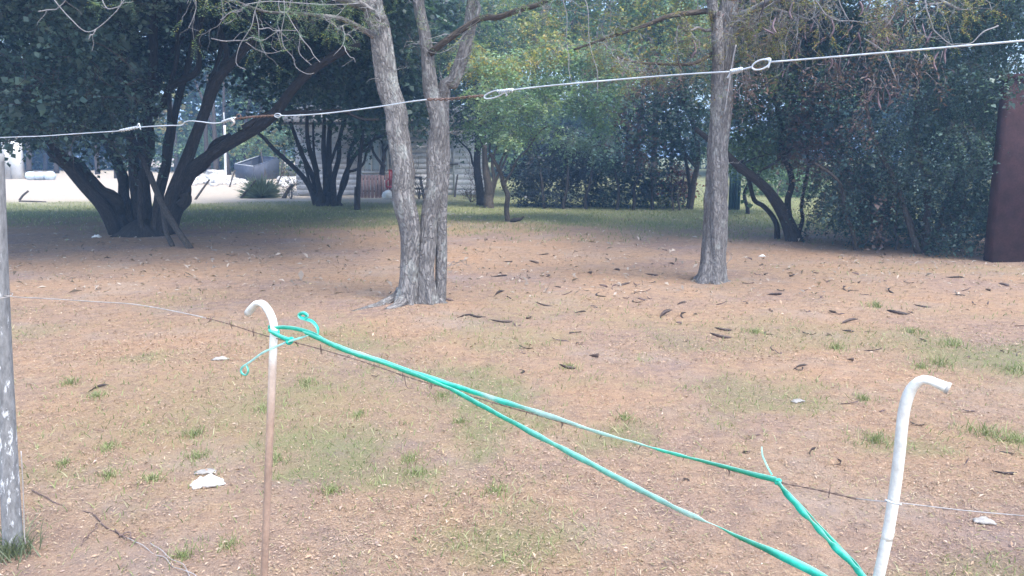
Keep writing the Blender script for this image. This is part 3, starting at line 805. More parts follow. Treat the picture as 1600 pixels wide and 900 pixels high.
spots = [(1290, 100), (1298, 98), (1306, 102), (1312, 96), (1238, 92), (1246, 88), (1258, 50), (1270, 36), (1232, 66), (1330, 70), (1342, 62), (1360, 150), (1372, 158), (1380, 146), (1388, 152), (1388, 60), (1396, 20), (1410, 10), (1414, 30),
         (1446, 52), (1452, 60), (1470, 92), (1476, 84), (1482, 108), (1462, 96), (1200, 50), (1210, 40), (1222, 30), (1190, 16), (1236, 16), (1258, 8), (1345, 14), (1360, 4), (1060, 96), (1084, 76), (1226, 110), (1322, 52), (1374, 44), (1430, 40), (1300, 44), (1280, 66), (1250, 72), (1216, 72)]
for i, (a, b) in enumerate(spots):
    o = obj('seed_pod', HP[i % 5], None, t2)
    p_ = at(a, b, YR - 0.2 - 1.0 * g.random())
    o.location = p_; o.rotation_euler = (g.normal(0, 0.3), math.pi / 2 + g.normal(0, 0.4), g.random() * 6.28)
    grow_top = None

# ================================================================== big dark multi-stemmed tree on the left
base = ground(222, 366); YL = base[1]
t3 = thing('multi_stem_tree', 'huge dark spreading tree with thick stems fanning out from one base at left', 'tree', base)
b = MB()
P = [np.array([base[0], base[1], -0.1]), np.array([base[0], base[1], 0.1]), np.array([base[0], base[1], 0.3])]
b.tube(catmull(P, 16), np.linspace(1, 0.05, 16) ** 0.7 * 0.62, 40, bark_shape(31, 0.09, 0.3, 0.2, 7)); b.build('root_crown', M['bark_dark'], t3, True, True)
ST = [([(210, 360), (200, 310), (186, 262), (160, 222), (140, 180), (100, 60)], (16, 8), 0.5, 1.8), ([(222, 362), (220, 310), (214, 262), (214, 210), (205, 100)], (14, 7), -0.3, 0.2), ([(236, 362), (246, 320), (252, 270), (252, 220), (270, 120), (280, 0)], (15, 7), -0.2, 0.4), ([(250, 360), (262, 320), (282, 280), (300, 230), (330, 150), (345, 60)], (16, 7), 0.5, 1.6),
      ([(188, 362), (170, 330), (148, 305), (120, 280), (80, 232), (40, 190)], (14, 7), 0.4, 0.8), ([(182, 362), (160, 325), (128, 283), (98, 245), (70, 200), (30, 120), (-40, 20)], (30, 14), 0.0, -1.6), ([(196, 360), (178, 318), (150, 290), (115, 262), (90, 240)], (34, 24), 0.2, -0.4),
      ([(205, 360), (192, 300), (180, 250), (158, 190), (120, 110), (80, 0)], (26, 12), 0.3, 1.2), ([(218, 360), (212, 300), (206, 240), (196, 170), (190, 60), (180, -80)], (24, 12), 0.4, 0.6),
      ([(230, 360), (232, 300), (236, 230), (238, 150), (240, 60), (243, -80)], (26, 14), 0.3, 0.9), ([(240, 360), (250, 300), (262, 240), (270, 190), (300, 90), (310, -40)], (20, 10), 0.4, 1.5),
      ([(246, 360), (268, 300), (292, 245), (318, 185), (345, 120), (392, 50), (420, -60)], (30, 14), 0.0, -0.6), ([(254, 358), (282, 300), (325, 255), (375, 210), (410, 180), (470, 130), (560, 60)], (34, 15), 0.1, -1.0),
      ([(264, 352), (290, 300), (330, 240), (362, 215)], (26, 10), 0.25, 0.3), ([(226, 352), (222, 300), (228, 250), (222, 190), (260, 100), (330, -20)], (18, 9), 0.8, 2.6),
      ([(240, 180), (262, 150), (300, 110), (312, 60), (318, 0)], (16, 9), 0.3, 0.0), ([(380, 200), (420, 178), (480, 170), (540, 175), (590, 190)], (13, 4), -0.6, -0.8), ([(340, 130), (350, 80), (345, 20), (350, -60)], (14, 8), -0.3, 0.4)]
for i, (pts, w, o0, o1) in enumerate(ST):
    w = (w[0] * 0.74, w[1] * 0.74)
    limb(t3, pts, w, YL + o0, YL + o1, 'bark_dark', 'stem', 300 + i, 16, 34, 0.05, 0, 0.07, pts[0][1] > 300)
b = MB(); b.tube(catmull(px_path([(282, 322), (291, 312), (288, 302)], YL - 0.2), 8), [0.11, 0.13, 0.05, ][0:1] * 8, 12, bark_shape(333, 0.1)); b.build('burl', M['bark_dark'], t3, True, True)
low = ([-300, 0, 60, 110, 150, 190, 230, 330, 400, 480, 600, 640], [215, 215, 225, 240, 215, 185, 165, 150, 165, 180, 175, 150])
cl = rclumps(24, 1, (-120, 190), (-160, 220), (YL - 3.2, YL - 1.4), (40, 70), low)
cl = [(*c, G_PALE + G_BLUE) for c in cl]  # front clumps paler: the light on these leaves is put into their colour
cl += rclumps(70, 2, (-120, 640), (-120, 190), (YL + 1.2, YL + 4.0), (55, 85), low)
cl += rclumps(22, 3, (-200, 600), (-300, -20), (YL - 3.5, YL + 2), (70, 110))
cl += [(150, 215, YL - 0.8, 45, 28, 0.5, G_BLUE + G_DARK), (205, 225, YL - 1.0, 32, 40, 0.4, G_BLUE), (60, 195, YL - 1.5, 60, 24, 0.6), (20, 190, YL - 2.2, 60, 40, 0.6, G_PALE), (0, 120, YL - 2.6, 70, 50, 0.6, G_PALE)]  # G_PALE clumps also carry painted-in light
def overhead(root, n, xr, yr, zr, pal, seed, leaf=0.14, name='upper_crown'):
    """the part of a crown above the frame; it shades the ground below"""
    g = np.random.default_rng(seed); mb_ = MB(); k = 0
    for _ in range(n * 4):
        c = np.array([g.uniform(*xr), g.uniform(*yr), g.uniform(*zr)])
        if (c[2] - 1.15 - CAM_H) / (c[1] - 1.2 + 2.4) < 0.205: continue
        sprays(mb_, None, c, np.array([1.3, 1.3, 0.6]), 60, 0.6, 8, leaf, pal, 0.1, 0.2, leafw=0.75); k += 1
        if k == n: break
    stuff(mb_.build(name, M['leaf'], root))
overhead(t3, 150, (-12.5, -1.6), (YL - 6.5, YL + 4.5), (4.4, 8.0), G_DARK, 51)
mb_ = MB(); gb = np.random.default_rng(61)
for _ in range(60):
    c_ = at(gb.uniform(-120, 660), gb.uniform(-60, 165), gb.uniform(YL + 4, YL + 5.5)); sprays(mb_, None, c_, np.array([0.9, 0.5, 0.6]), 40, 0.55, 8, 0.15, G_DARK, 0.3, 0.1, leafw=0.75)
stuff(mb_.build('inner_crown', M['leaf'], t3))
leafy(t3, cl, G_DARK, 0.075, 0.36, 0.72, 9, 0.35)
tw = MB()
for _ in range(36):
    s0 = at(g.uniform(-20, 210), g.uniform(60, 220), YL - g.uniform(1.8, 3.2)); grow(tw, [], s0, norm([g.normal(), -0.3, 0.1 * g.normal() - 0.1]), g.uniform(0.4, 0.8), 0.009, 1, g, 0.4)
stuff(tw.build('bare_twig', M['twig_dark'], t3))

# leaning cut branches beside it
for i, (pts, w, lab) in enumerate([([(298, 388), (270, 345), (240, 290), (215, 235)], (9, 6), 'longer pale cut branch leaning against the big dark tree'), ([(270, 385), (262, 358), (250, 320), (236, 268)], (7, 5), 'shorter cut branch leaning beside the longer one at the big dark tree')]):
    q = ground(*pts[0]); P = [q - [0, 0, 0.02]] + [at(a, b, q[1] + (YL - 0.5 - q[1]) * (k + 1) / 3) for k, (a, b) in enumerate(pts[1:])]
    b = MB(); b.tube(wob(P, 0.03, 22, 400 + i), np.linspace(w[0], w[1], 22) * YL / FPX / 2, 10, bark_shape(410 + i, 0.08), off=i)
    tag(b.build('cut_branch', M['bark_brown'], None, True, True), lab, 'branch')

# ================================================================== second fan-shaped tree
base = ground(512, 321); YS = base[1]
t4 = thing('multi_stem_tree', 'smaller dark tree with many thin stems fanning out in front of the house', 'tree', base)
FS = [([(496, 321), (482, 290), (455, 255), (428, 228), (402, 205)], (11, 5)), ([(500, 321), (488, 280), (470, 240), (455, 190)], (10, 5)), ([(506, 322), (498, 270), (482, 220), (478, 170)], (10, 5)), ([(510, 322), (508, 270), (500, 215), (508, 160)], (11, 5)),
      ([(515, 323), (516, 270), (515, 215), (520, 150)], (12, 6)), ([(520, 322), (526, 270), (532, 220), (545, 160)], (10, 5)), ([(526, 321), (540, 280), (556, 250), (580, 225), (605, 205)], (9, 4)), ([(524, 321), (536, 285), (548, 240), (556, 190)], (8, 4)),
      ([(503, 322), (490, 295), (478, 262), (468, 235)], (6, 3)), ([(513, 322), (508, 290), (522, 240), (535, 190)], (6, 4)), ([(518, 323), (500, 290), (492, 240), (488, 190)], (6, 3)), ([(545, 268), (560, 262), (575, 240), (585, 228)], (5, 3))]
for i, (pts, w) in enumerate(FS): limb(t4, pts, w, YS + 0.3 * math.sin(i * 2.1), YS + math.cos(i * 1.7), 'bark_dark', 'stem', 500 + i, 10, 22, 0.05, 0, 0.05, pts[0][1] > 300)
b = MB(); b.tube(catmull([[base[0], base[1], -0.1], [base[0], base[1], 0.2], [base[0], base[1], 0.45]], 8), np.linspace(1, 0.1, 8) ** 0.7 * 0.5, 24, bark_shape(540, 0.08, 0.2)); b.build('root_crown', M['bark_dark'], t4, True, True)
low = ([380, 420, 470, 520, 560, 600, 650, 700], [190, 215, 205, 190, 215, 210, 205, 200])
leafy(t4, rclumps(46, 6, (400, 690), (-60, 200), (YS - 2, YS + 3), (38, 62), low, 1.1) + [(470, 225, YS + 1, 26, 22, .5), (560, 215, YS - 1, 26, 16, .5)], G_DARK, 0.085, 0.42, 0.85, 9)

# slim trunks and the small forked tree near the house
def slim(name, label, cat, stems, clumps, pal, mat='bark_dark', leaf=0.085, Yb=None, dens=0.8, seed=600, **kw):
    x0, y0 = stems[0][0][0]
    bs = ground(x0, y0); Y = bs[1] if Yb is None else Yb
    r = thing(name, label, cat, bs)
    for i, (pts, w, *dy) in enumerate(stems):
        limb(r, pts, w, Y + (dy[0] if dy else 0), Y + (dy[1] if len(dy) > 1 else 0.3 * i), mat, 'trunk' if i == 0 else 'limb', seed + i, 12, 24, 0.03, 0.3 if i == 0 else 0, 0.06, pts[0][1] > 296, 0.2)
    if clumps: leafy(r, clumps(Y) if callable(clumps) else clumps, pal, leaf, leaf * 5, dens, 9, **kw)
    return r
slim('slim_tree', 'slender dark straight trunk just right of the fan-shaped tree', 'tree', [([(558, 328), (560, 290), (562, 250), (566, 205), (570, 120)], (8, 5)), ([(562, 240), (575, 228), (600, 200)], (4, 2))],
     lambda Y: [(570, 130, Y, 50, 36, 0.8), (585, 175, Y - 0.5, 34, 20, 0.6), (545, 90, Y, 50, 40, 0.9)], G_DARK)
slim('forked_tree', 'small forked tree with dark trunk in front of the pale curtained window', 'tree', [([(595, 307), (595, 280), (597, 258)], (9, 8)), ([(597, 258), (588, 244), (580, 226), (572, 205)], (5, 3)), ([(597, 258), (603, 240), (612, 215)], (6, 3)), ([(598, 250), (598, 230), (594, 205)], (4, 3))],
     lambda Y: [(590, 185, Y, 40, 22, 0.9), (620, 175, Y, 36, 20, 0.8)], G_DARK, seed=620)

# ================================================================== trees in the middle distance
slim('dark_trunk_tree', 'tree with nearly black trunk at the right end of the house', 'tree', [([(752, 321), (750, 285), (748, 250), (747, 205), (740, 120)], (13, 9)), ([(744, 270), (738, 250), (728, 228), (712, 210)], (4, 2)), ([(750, 230), (765, 200), (780, 150)], (6, 4))],
     lambda Y: [(712, 205, Y, 34, 12, 0.8), (735, 170, Y, 46, 34, 1.1), (700, 150, Y, 40, 34, 1.0), (745, 110, Y, 55, 44, 1.2), (760, 60, Y, 60, 46, 1.3), (700, 70, Y + 1, 55, 50, 1.2), (725, 20, Y + 1, 60, 50, 1.3)], G_DARK + G_MID, seed=640)
slim('grey_trunk_tree', 'paler brown trunk splitting into thin stems behind the bent sapling', 'tree', [([(764, 325), (763, 295), (760, 262), (757, 225)], (16, 7)), ([(764, 300), (772, 262), (778, 225)], (7, 4)), ([(765, 310), (775, 280), (788, 250), (800, 222)], (6, 3)), ([(760, 290), (764, 255), (768, 222)], (5, 3))],
     lambda Y: [(775, 205, Y + 0.5, 44, 18, 0.9), (800, 190, Y + 0.5, 44, 26, 0.9)], G_MID + G_DARK, 'bark_brown', seed=660)
bt = slim('bent_sapling', 'light green feathery tree on a thin trunk bent like a hook', 'tree', [([(795, 346), (791, 325), (792, 305), (783, 285), (774, 262), (768, 238)], (9, 5)), ([(787, 292), (800, 262), (825, 225), (860, 195)], (4, 2)), ([(776, 268), (790, 240), (805, 205)], (4, 2))],
     lambda Y: [(*c, (G_PALE + G_FEATHER) if c[0] > 880 else (G_FEATHER if c[1] > 120 else G_FEATHER + G_YELL)) for c in rclumps(46, 21, (725, 960), (75, 235), (Y - 1.0, Y + 1.4), (18, 36), ([720, 760, 800, 850, 900, 940, 970], [200, 225, 232, 225, 242, 248, 235]), 0.45)] + [(940, 226, Y - 0.5, 30, 22, 0.4, G_PALE), (905, 216, Y - 0.5, 26, 18, 0.4, G_PALE)],
     G_FEATHER, 'bark_brown', 0.05, None, 0.8, 680, flat=0.5, twigmat='twig')
b = MB(); q = ground(806, 347); b.tube(catmull([q + [-0.14, 0, 0.0], q + [-0.02, 0, 0.06], q + [0.1, 0.03, 0.07], q + [0.2, 0.05, 0.13]], 10), [0.02, 0.05, 0.06, 0.055, 0.05, 0.045, 0.04, 0.03, 0.02, 0.012], 10, bark_shape(690, 0.12)); b.build('stump_knob', M['bark_dark'], bt, True, True)

slim('yellowing_tree', 'tall yellow-green tree above the light feathery one', 'tree', [([(830, 322), (828, 240), (832, 150), (845, 40)], (11, 6), 5, 5), ([(830, 160), (800, 90), (780, 20)], (6, 3), 5, 5), ([(832, 150), (880, 80), (900, 10)], (6, 3), 5, 5)],
     lambda Y: [(770, 95, Y + 4, 46, 30, 1.2, G_YELL), (820, 80, Y + 4.5, 60, 40, 1.5), (880, 70, Y + 4.5, 60, 44, 1.5), (800, 20, Y + 5, 64, 46, 1.6), (870, 10, Y + 5, 64, 50, 1.6), (935, 30, Y + 5, 56, 46, 1.5), (900, 110, Y + 4, 50, 34, 1.2), (845, 50, Y + 3.6, 40, 24, 1.0, G_YELL), (950, 85, Y + 4.5, 44, 36, 1.2), (840, -60, Y + 5, 90, 50, 1.6), (930, -50, Y + 5, 80, 50, 1.6)],
     G_YELL + G_FEATHER + G_LIGHT, 'bark_brown', 0.09, seed=700)
slim('pale_olive_tree', 'pale olive-leaved tree just left of the straight trunk, high up', 'tree', [([(1020, 326), (1022, 240), (1025, 150), (1035, 40)], (11, 6), 5, 5), ([(1024, 150), (1060, 90), (1080, 20)], (6, 3), 5, 5)],
     lambda Y: [(1000, 30, Y + 5, 56, 44, 1.5), (1060, 50, Y + 5, 56, 40, 1.5), (1040, -10, Y + 5, 70, 46, 1.6), (1090, 85, Y + 4.5, 44, 34, 1.2), (1000, 90, Y + 4.5, 44, 34, 1.2), (1110, 10, Y + 5, 50, 44, 1.4), (1090, -60, Y + 5, 90, 50, 1.6), (990, -60, Y + 5, 80, 50, 1.6)], G_YELL + G_FEATHER, 'bark_brown', 0.09, seed=720)
slim('brown_leaved_tree', 'tree with purplish brown leaves between the feathery tree and the straight trunk', 'tree', [([(1078, 327), (1084, 290), (1090, 255), (1085, 200), (1060, 140)], (9, 6)), ([(1088, 262), (1070, 240), (1040, 215), (1000, 180)], (6, 3)), ([(1074, 327), (1078, 295), (1070, 250), (1060, 200)], (7, 4))],
     lambda Y: [(960, 150, Y, 40, 36, 0.9, G_BROWN), (985, 195, Y, 36, 34, 0.8, G_BROWN + G_DARK), (940, 115, Y + .5, 36, 28, 0.8, G_BROWN + G_MID), (1000, 140, Y, 44, 36, 1.0, G_BROWN + G_DARK), (1040, 180, Y, 48, 42, 1.1), (1080, 200, Y, 44, 38, 1.1), (1050, 130, Y + 0.5, 50, 36, 1.1), (1090, 150, Y, 40, 40, 1.0), (1020, 225, Y, 40, 20, 0.8), (1070, 232, Y, 34, 18, 0.7), (1100, 100, Y + 1, 40, 34, 1.0), (1005, 235, Y - .3, 26, 20, .6, G_BROWN)],
     G_DARK, 'bark_brown', 0.08, seed=740)

# ---- dark thicket closing the lawn
def shrub(name, label, cat, stems, clumps, pal, mat, leaf, base_px, seed, dens=0.9, **kw):
    bs = ground(*base_px); r = thing(name, label, cat, bs)
    for i, (pts, w, *dy) in enumerate(stems):
        q = ground(*pts[0])
        limb(r, pts, w, q[1] + (dy[0] if dy else 0), q[1] + (dy[1] if len(dy) > 1 else 0.3), mat, 'stem', seed + i, 8, 18, 0.03, 0, 0.05, True)
    leafy(r, clumps, pal, leaf, kw.pop('L', leaf * 5), dens, 9, **kw)
    return r
Yh = ground(880, 326)[1]
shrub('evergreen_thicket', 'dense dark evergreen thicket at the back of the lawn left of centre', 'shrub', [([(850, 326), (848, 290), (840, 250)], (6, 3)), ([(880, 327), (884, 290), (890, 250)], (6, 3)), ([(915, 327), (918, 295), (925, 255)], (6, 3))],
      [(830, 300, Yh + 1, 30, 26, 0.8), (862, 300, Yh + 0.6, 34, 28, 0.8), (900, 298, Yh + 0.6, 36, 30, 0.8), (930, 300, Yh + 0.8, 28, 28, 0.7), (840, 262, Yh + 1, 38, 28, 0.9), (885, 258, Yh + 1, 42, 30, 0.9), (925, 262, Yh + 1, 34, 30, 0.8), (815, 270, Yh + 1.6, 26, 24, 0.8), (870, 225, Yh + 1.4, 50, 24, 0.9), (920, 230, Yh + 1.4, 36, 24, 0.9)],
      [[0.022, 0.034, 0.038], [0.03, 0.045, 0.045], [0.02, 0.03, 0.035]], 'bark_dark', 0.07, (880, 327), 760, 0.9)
shrub('broadleaf_shrub', 'blue-green drooping shrub right of the dark thicket', 'shrub', [([(965, 328), (966, 300), (960, 265)], (6, 3)), ([(990, 328), (992, 300), (998, 270)], (6, 3)), ([(1020, 328), (1020, 300), (1016, 270)], (6, 3))],
      [(960, 300, Yh, 30, 28, 0.7), (990, 302, Yh, 32, 26, 0.7), (1022, 304, Yh, 28, 24, 0.6), (970, 265, Yh + 0.3, 34, 26, 0.7, G_BLUE + G_DARK), (1005, 270, Yh + 0.2, 34, 26, 0.7), (1035, 280, Yh + 0.4, 24, 24, 0.5), (985, 240, Yh + 0.3, 30, 20, 0.6, G_BLUE), (950, 250, Yh + 0.2, 22, 24, 0.5, G_BLUE)],
      G_DARK, 'bark_dark', 0.07, (990, 328), 770, 0.9, droop=0.7)
shrub('russet_shrub', 'low russet-red leaved shrub beside the pale double stem', 'shrub', [([(1050, 329), (1052, 305), (1050, 275)], (4, 2)), ([(1062, 329), (1060, 305), (1068, 275)], (4, 2))],
      [(1052, 278, Yh - 0.2, 22, 22, 0.5), (1070, 285, Yh - 0.2, 18, 20, 0.4), (1058, 305, Yh - 0.2, 24, 18, 0.5, G_MID + G_DARK), (1040, 312, Yh - 0.2, 18, 12, 0.4, G_MID + G_DARK)], G_RED, 'bark_brown', 0.06, (1056, 329), 780, 1.0)

# ---- seen beyond the straight trunk
slim('slim_tree', 'thin trunk on the sunlit grass between the straight trunk and the leaning tree', 'tree', [([(1168, 334), (1168, 312), (1170, 285), (1176, 250)], (6, 4))], lambda Y: [(1172, 270, Y, 22, 12, 0.5), (1180, 245, Y + .5, 36, 24, 0.8), (1150, 240, Y + .5, 30, 24, .8), (1210, 250, Y + 1, 32, 26, 0.8), (1195, 215, Y, 40, 30, .9)], G_MID, seed=800)
q = ground(1147, 328); r = thing('corrugated_sheet', 'dark teal upright sheet standing beside the straight trunk, far back', 'sheet', q)
for j in range(4):
    b = MB(); s = q[1] / FPX; b.box(q[0] + (j - 1.5) * 4.6 * s, q[1] + 0.03 * (j % 2), q[2] + 40 * s, 4.3 * s, 0.05, 82 * s + 0.04, 0.0); b.build('strip', M['teal'], r)
shrub('far_green_shrub', 'bright green shrub far behind the leaning tree', 'shrub', [([(1215, 318), (1216, 300), (1220, 280)], (3, 2))], [(1215, 296, 31, 34, 18, 1.0), (1245, 292, 31, 30, 20, 1.0), (1190, 290, 32, 22, 18, 1.0), (1225, 268, 32, 40, 20, 1.2), (1270, 285, 31, 30, 26, 1.0)], G_LIGHT + G_MID, 'bark_brown', 0.09, (1215, 318), 820)

shrub('far_green_shrub', 'sunlit yellow-green shrubbery behind the dark open container', 'shrub', [([(440, 280), (441, 262), (445, 235)], (3, 2)), ([(412, 281), (412, 262), (408, 235)], (3, 2))],
      [(400, 225, 51, 30, 24, 1.2), (435, 230, 50, 28, 22, 1.2), (465, 228, 51, 28, 24, 1.2), (420, 205, 52, 36, 22, 1.3), (455, 200, 52, 34, 22, 1.3), (450, 252, 50, 24, 14, 1.0), (380, 235, 52, 20, 16, 1.0), (385, 205, 53, 26, 18, 1.1)], G_LIGHT + G_YELL + G_FEATHER, 'bark_brown', 0.13, (440, 280), 830)
shrub('far_green_shrub', 'dull green shrubbery beyond the yard, behind the white pole', 'shrub', [([(300, 274), (300, 258), (304, 240)], (3, 2))],
      [(270, 235, 56, 30, 20, 1.3), (305, 232, 55, 30, 20, 1.3), (335, 228, 55, 26, 22, 1.3), (365, 232, 56, 24, 22, 1.2), (240, 232, 57, 30, 20, 1.2), (320, 205, 57, 40, 20, 1.3), (270, 208, 57, 40, 20, 1.3), (365, 205, 57, 30, 20, 1.2)], G_MID + G_LIGHT, 'bark_brown', 0.14, (300, 274), 835)
shrub('far_green_shrub', 'dark green shrubbery beyond the sacks at far left', 'shrub', [([(110, 268), (110, 258), (112, 245)], (3, 2))],
      [(60, 240, 60, 30, 18, 1.3), (95, 243, 60, 26, 16, 1.3), (130, 240, 60, 30, 18, 1.3), (165, 236, 60, 30, 20, 1.2), (205, 236, 59, 30, 20, 1.2), (90, 215, 61, 40, 20, 1.3), (150, 212, 61, 40, 20, 1.3), (20, 228, 61, 30, 22, 1.2)], G_MID + G_DARK, 'bark_brown', 0.15, (110, 268), 838)

# ---- leaning tree
base = ground(1236, 376); YN = base[1]
t5 = thing('leaning_tree', 'dark tree whose main stem leans far to the left, behind the straight trunk', 'tree', base)
for i, (pts, w, d0, d1) in enumerate([([(1242, 376), (1228, 345), (1205, 312), (1180, 282), (1155, 258), (1130, 240), (1090, 200)], (24, 7), 0, -0.5), ([(1215, 369), (1213, 345), (1196, 322), (1180, 308), (1172, 285), (1160, 250)], (10, 5), 0.3, 0.8), ([(1234, 350), (1230, 310), (1229, 270), (1222, 220), (1215, 140)], (11, 7), 0, 0.2),
                                      ([(1248, 372), (1250, 340), (1256, 290), (1262, 230)], (7, 4), 0.2, 0.4), ([(1212, 322), (1190, 280), (1150, 262), (1210, 240)], (3, 2), -0.1, -0.3), ([(1180, 282), (1195, 262), (1225, 250), (1240, 230)], (5, 3), -0.1, -0.4)]):
    limb(t5, pts, w, YN + d0, YN + d1, 'bark_dark', 'trunk' if i == 0 else 'limb', 840 + i, 14, 30, 0.03, 0.25 if i == 0 else 0, 0.06, pts[0][1] > 360, 0.2)
leafy(t5, [(1165, 190, YN, 44, 34, 0.8, G_MID + G_DARK), (1200, 215, YN, 40, 24, 0.7, G_MID + G_DARK), (1190, 150, YN, 54, 40, 1.0, G_MID + G_DARK), (1240, 200, YN, 40, 36, 0.8, G_BROWN + G_DARK), (1255, 240, YN - .3, 36, 26, 0.7, G_BROWN), (1230, 150, YN, 50, 40, 1.0, G_BROWN + G_DARK), (1150, 130, YN + .5, 40, 40, 0.9, G_MID),
             (1280, 190, YN, 44, 44, 0.9, G_BROWN + G_DARK), (1180, 90, YN + 0.5, 60, 40, 1.1, G_DARK + G_MID), (1260, 110, YN + 0.5, 60, 44, 1.1), (1220, 50, YN + 1, 70, 44, 1.2, G_DARK + G_BROWN), (1300, 60, YN + 1, 60, 44, 1.2), (1170, 232, YN - .2, 30, 16, 0.5, G_MID), (1270, 20, YN + 1.5, 80, 50, 1.3), (1180, 10, YN + 1.5, 60, 50, 1.3, G_DARK + G_BROWN)], G_DARK, 0.05, 0.26, 0.8)

# ---- the big dark hedge tree on the right
base = ground(1436, 396); YH = base[1]
t6 = thing('weeping_evergreen', 'broad dark weeping evergreen reaching the ground beside the dark red wall', 'tree', base)
for i, (pts, w, d0, d1) in enumerate([([(1438, 396), (1420, 345), (1395, 290), (1370, 240), (1350, 160)], (11, 6), 0, 0.6), ([(1444, 397), (1448, 340), (1442, 270), (1436, 200), (1430, 90)], (13, 7), 0.1, 0.9), ([(1432, 395), (1425, 350), (1410, 310)], (6, 4), 0.3, 0.6), ([(1452, 396), (1470, 340), (1490, 280), (1500, 220)], (8, 4), 0.3, 0.7),
                                      ([(1340, 372), (1320, 320), (1300, 280), (1275, 255)], (7, 4), 0.6, 0.4), ([(1380, 384), (1376, 330), (1385, 270)], (5, 3), 0.6, 0.9), ([(1400, 388), (1402, 340), (1395, 300)], (4, 3), 0.5, 0.8), ([(1475, 398), (1482, 350), (1478, 300)], (5, 3), 0.3, 0.8), ([(1500, 402), (1498, 350), (1510, 300)], (4, 3), 0.1, 0.6)]):
    limb(t6, pts, w, YH + d0, YH + d1, 'bark_brown', 'stem', 860 + i, 10, 24, 0.04, 0, 0.06, True)
cl = rclumps(34, 12, (1310, 1600), (60, 330), (YH + 0.9, YH + 2.6), (40, 64), ([1290, 1330, 1380, 1600], [330, 372, 385, 395]), 0.7)
cl += rclumps(16, 13, (1350, 1620), (-80, 130), (YH - 0.6, YH + 1.6), (46, 70), None, 0.8)
cl += [(*c, G_PALE + G_DARK) for c in rclumps(17, 14, (1420, 1560), (110, 320), (YH - 0.9, YH + 0.3), (26, 44), None, 0.45)]
cl += [(1275, 330, YH + 1.6, 28, 36, 0.4), (1300, 300, YH + 1.4, 34, 44, 0.5), (1330, 320, YH + 1.2, 34, 44, 0.5), (1290, 260, YH + 1.4, 36, 34, 0.6), (1350, 270, YH + 1.0, 40, 50, 0.7), (1360, 350, YH + 1.0, 32, 34, 0.5), (1410, 355, YH + 1.2, 36, 36, 0.5), (1470, 360, YH + 0.9, 36, 36, 0.5), (1520, 365, YH + 0.7, 36, 40, 0.5), (1550, 330, YH + 0.7, 30, 50, 0.5), (1500, 310, YH + .6, 40, 50, .6)]
cl += [(1375, 190, YH + 1.8, 46, 50, 0.6), (1400, 250, YH + 1.6, 46, 50, 0.6), (1345, 215, YH + 1.7, 44, 44, 0.6), (1385, 300, YH + 1.5, 44, 40, 0.6), (1440, 220, YH + 1.9, 44, 50, 0.6)]
cl += rclumps(16, 15, (1250, 1620), (-20, 330), (YH + 3, YH + 5), (60, 90), None, 0.7)
cl += [(1582, 118, 10.75, 24, 16, 0.3), (1606, 108, 10.7, 34, 18, 0.3), (1548, 300, YH - 0.4, 12, 70, 0.3), (1540, 370, YH - 0.4, 16, 26, 0.3)]
cl += rclumps(26, 16, (1300, 1545), (150, 372), (YH - 0.5, YH + 0.5), (22, 38), ([1290, 1330, 1380, 1600], [345, 380, 392, 398]), 0.35)
cl = [((*c, G_BROWN + G_DARK) if len(c) == 6 and c[0] < 1400 and (int(c[0]) % 3 == 0) else c) for c in cl]
leafy(t6, cl, G_DARK + G_BLUE, 0.040, 0.30, 0.66, 12, 0.95, 0.3)

overhead(t6, 46, (3.2, 11.5), (YH - 1.5, YH + 5.5), (4.4, 7.5), G_DARK, 52)
overhead(t5, 16, (4.5, 8.5), (YN + 1, YN + 6), (5.2, 8.0), G_DARK, 53)
overhead(t4, 10, (-7.5, -3.5), (YS - 6, YS + 2), (6.5, 9.0), G_DARK, 54)

# ================================================================== wood behind everything (reads as one mass)
mbw, tww = MB(), MB()
gg_ = np.random.default_rng(77)
for i in range(215):
    a_ = gg_.uniform(-0.80, 0.80); Y = gg_.uniform(44, 64)
    x_ = a_ * Y; z_ = gg_.uniform(1.2, 14.5) + 0.018 * 30
    if -0.66 < a_ < -0.26 and Y < 57: Y = 57 + 7 * gg_.random(); x_ = a_ * Y; z_ = gg_.uniform(1.2, 8)
    pal = [G_MID, G_LIGHT, G_MID + G_DARK, G_YELL + G_MID][gg_.integers(0, 4)]
    Rv = np.array([gg_.uniform(1.8, 3.4), gg_.uniform(1.2, 2), gg_.uniform(1.2, 2.2)])
    sprays(mbw, tww, np.array([x_, Y, z_]), Rv, 85, 1.1, 9, 0.36, pal, 0.3, 0.4)
stuff(mbw.build('distant_wood', M['leaf']))
tag(bpy.data.objects['distant_wood'], 'mass of green trees far behind the yard and the house', 'wood')
tw_o = stuff(tww.build('twig_spray', M['twig_dark'])); tw_o.parent = bpy.data.objects['distant_wood']
tk = MB()
for i in range(60):
    x_ = gg_.uniform(-0.78, 0.78) * 50; Y = gg_.uniform(45, 62); z0 = float(terrain(x_, Y))
    tk.tube(catmull([[x_, Y, z0 - 0.1], [x_ + gg_.normal(0, .15), Y, z0 + 2.5], [x_ + gg_.normal(0, .5), Y, z0 + 6]], 8), np.linspace(0.17, 0.07, 8), 7)
tk_o = stuff(tk.build('trunk_mass', M['bark_brown'], None, True, True)); tk_o.parent = bpy.data.objects['distant_wood']

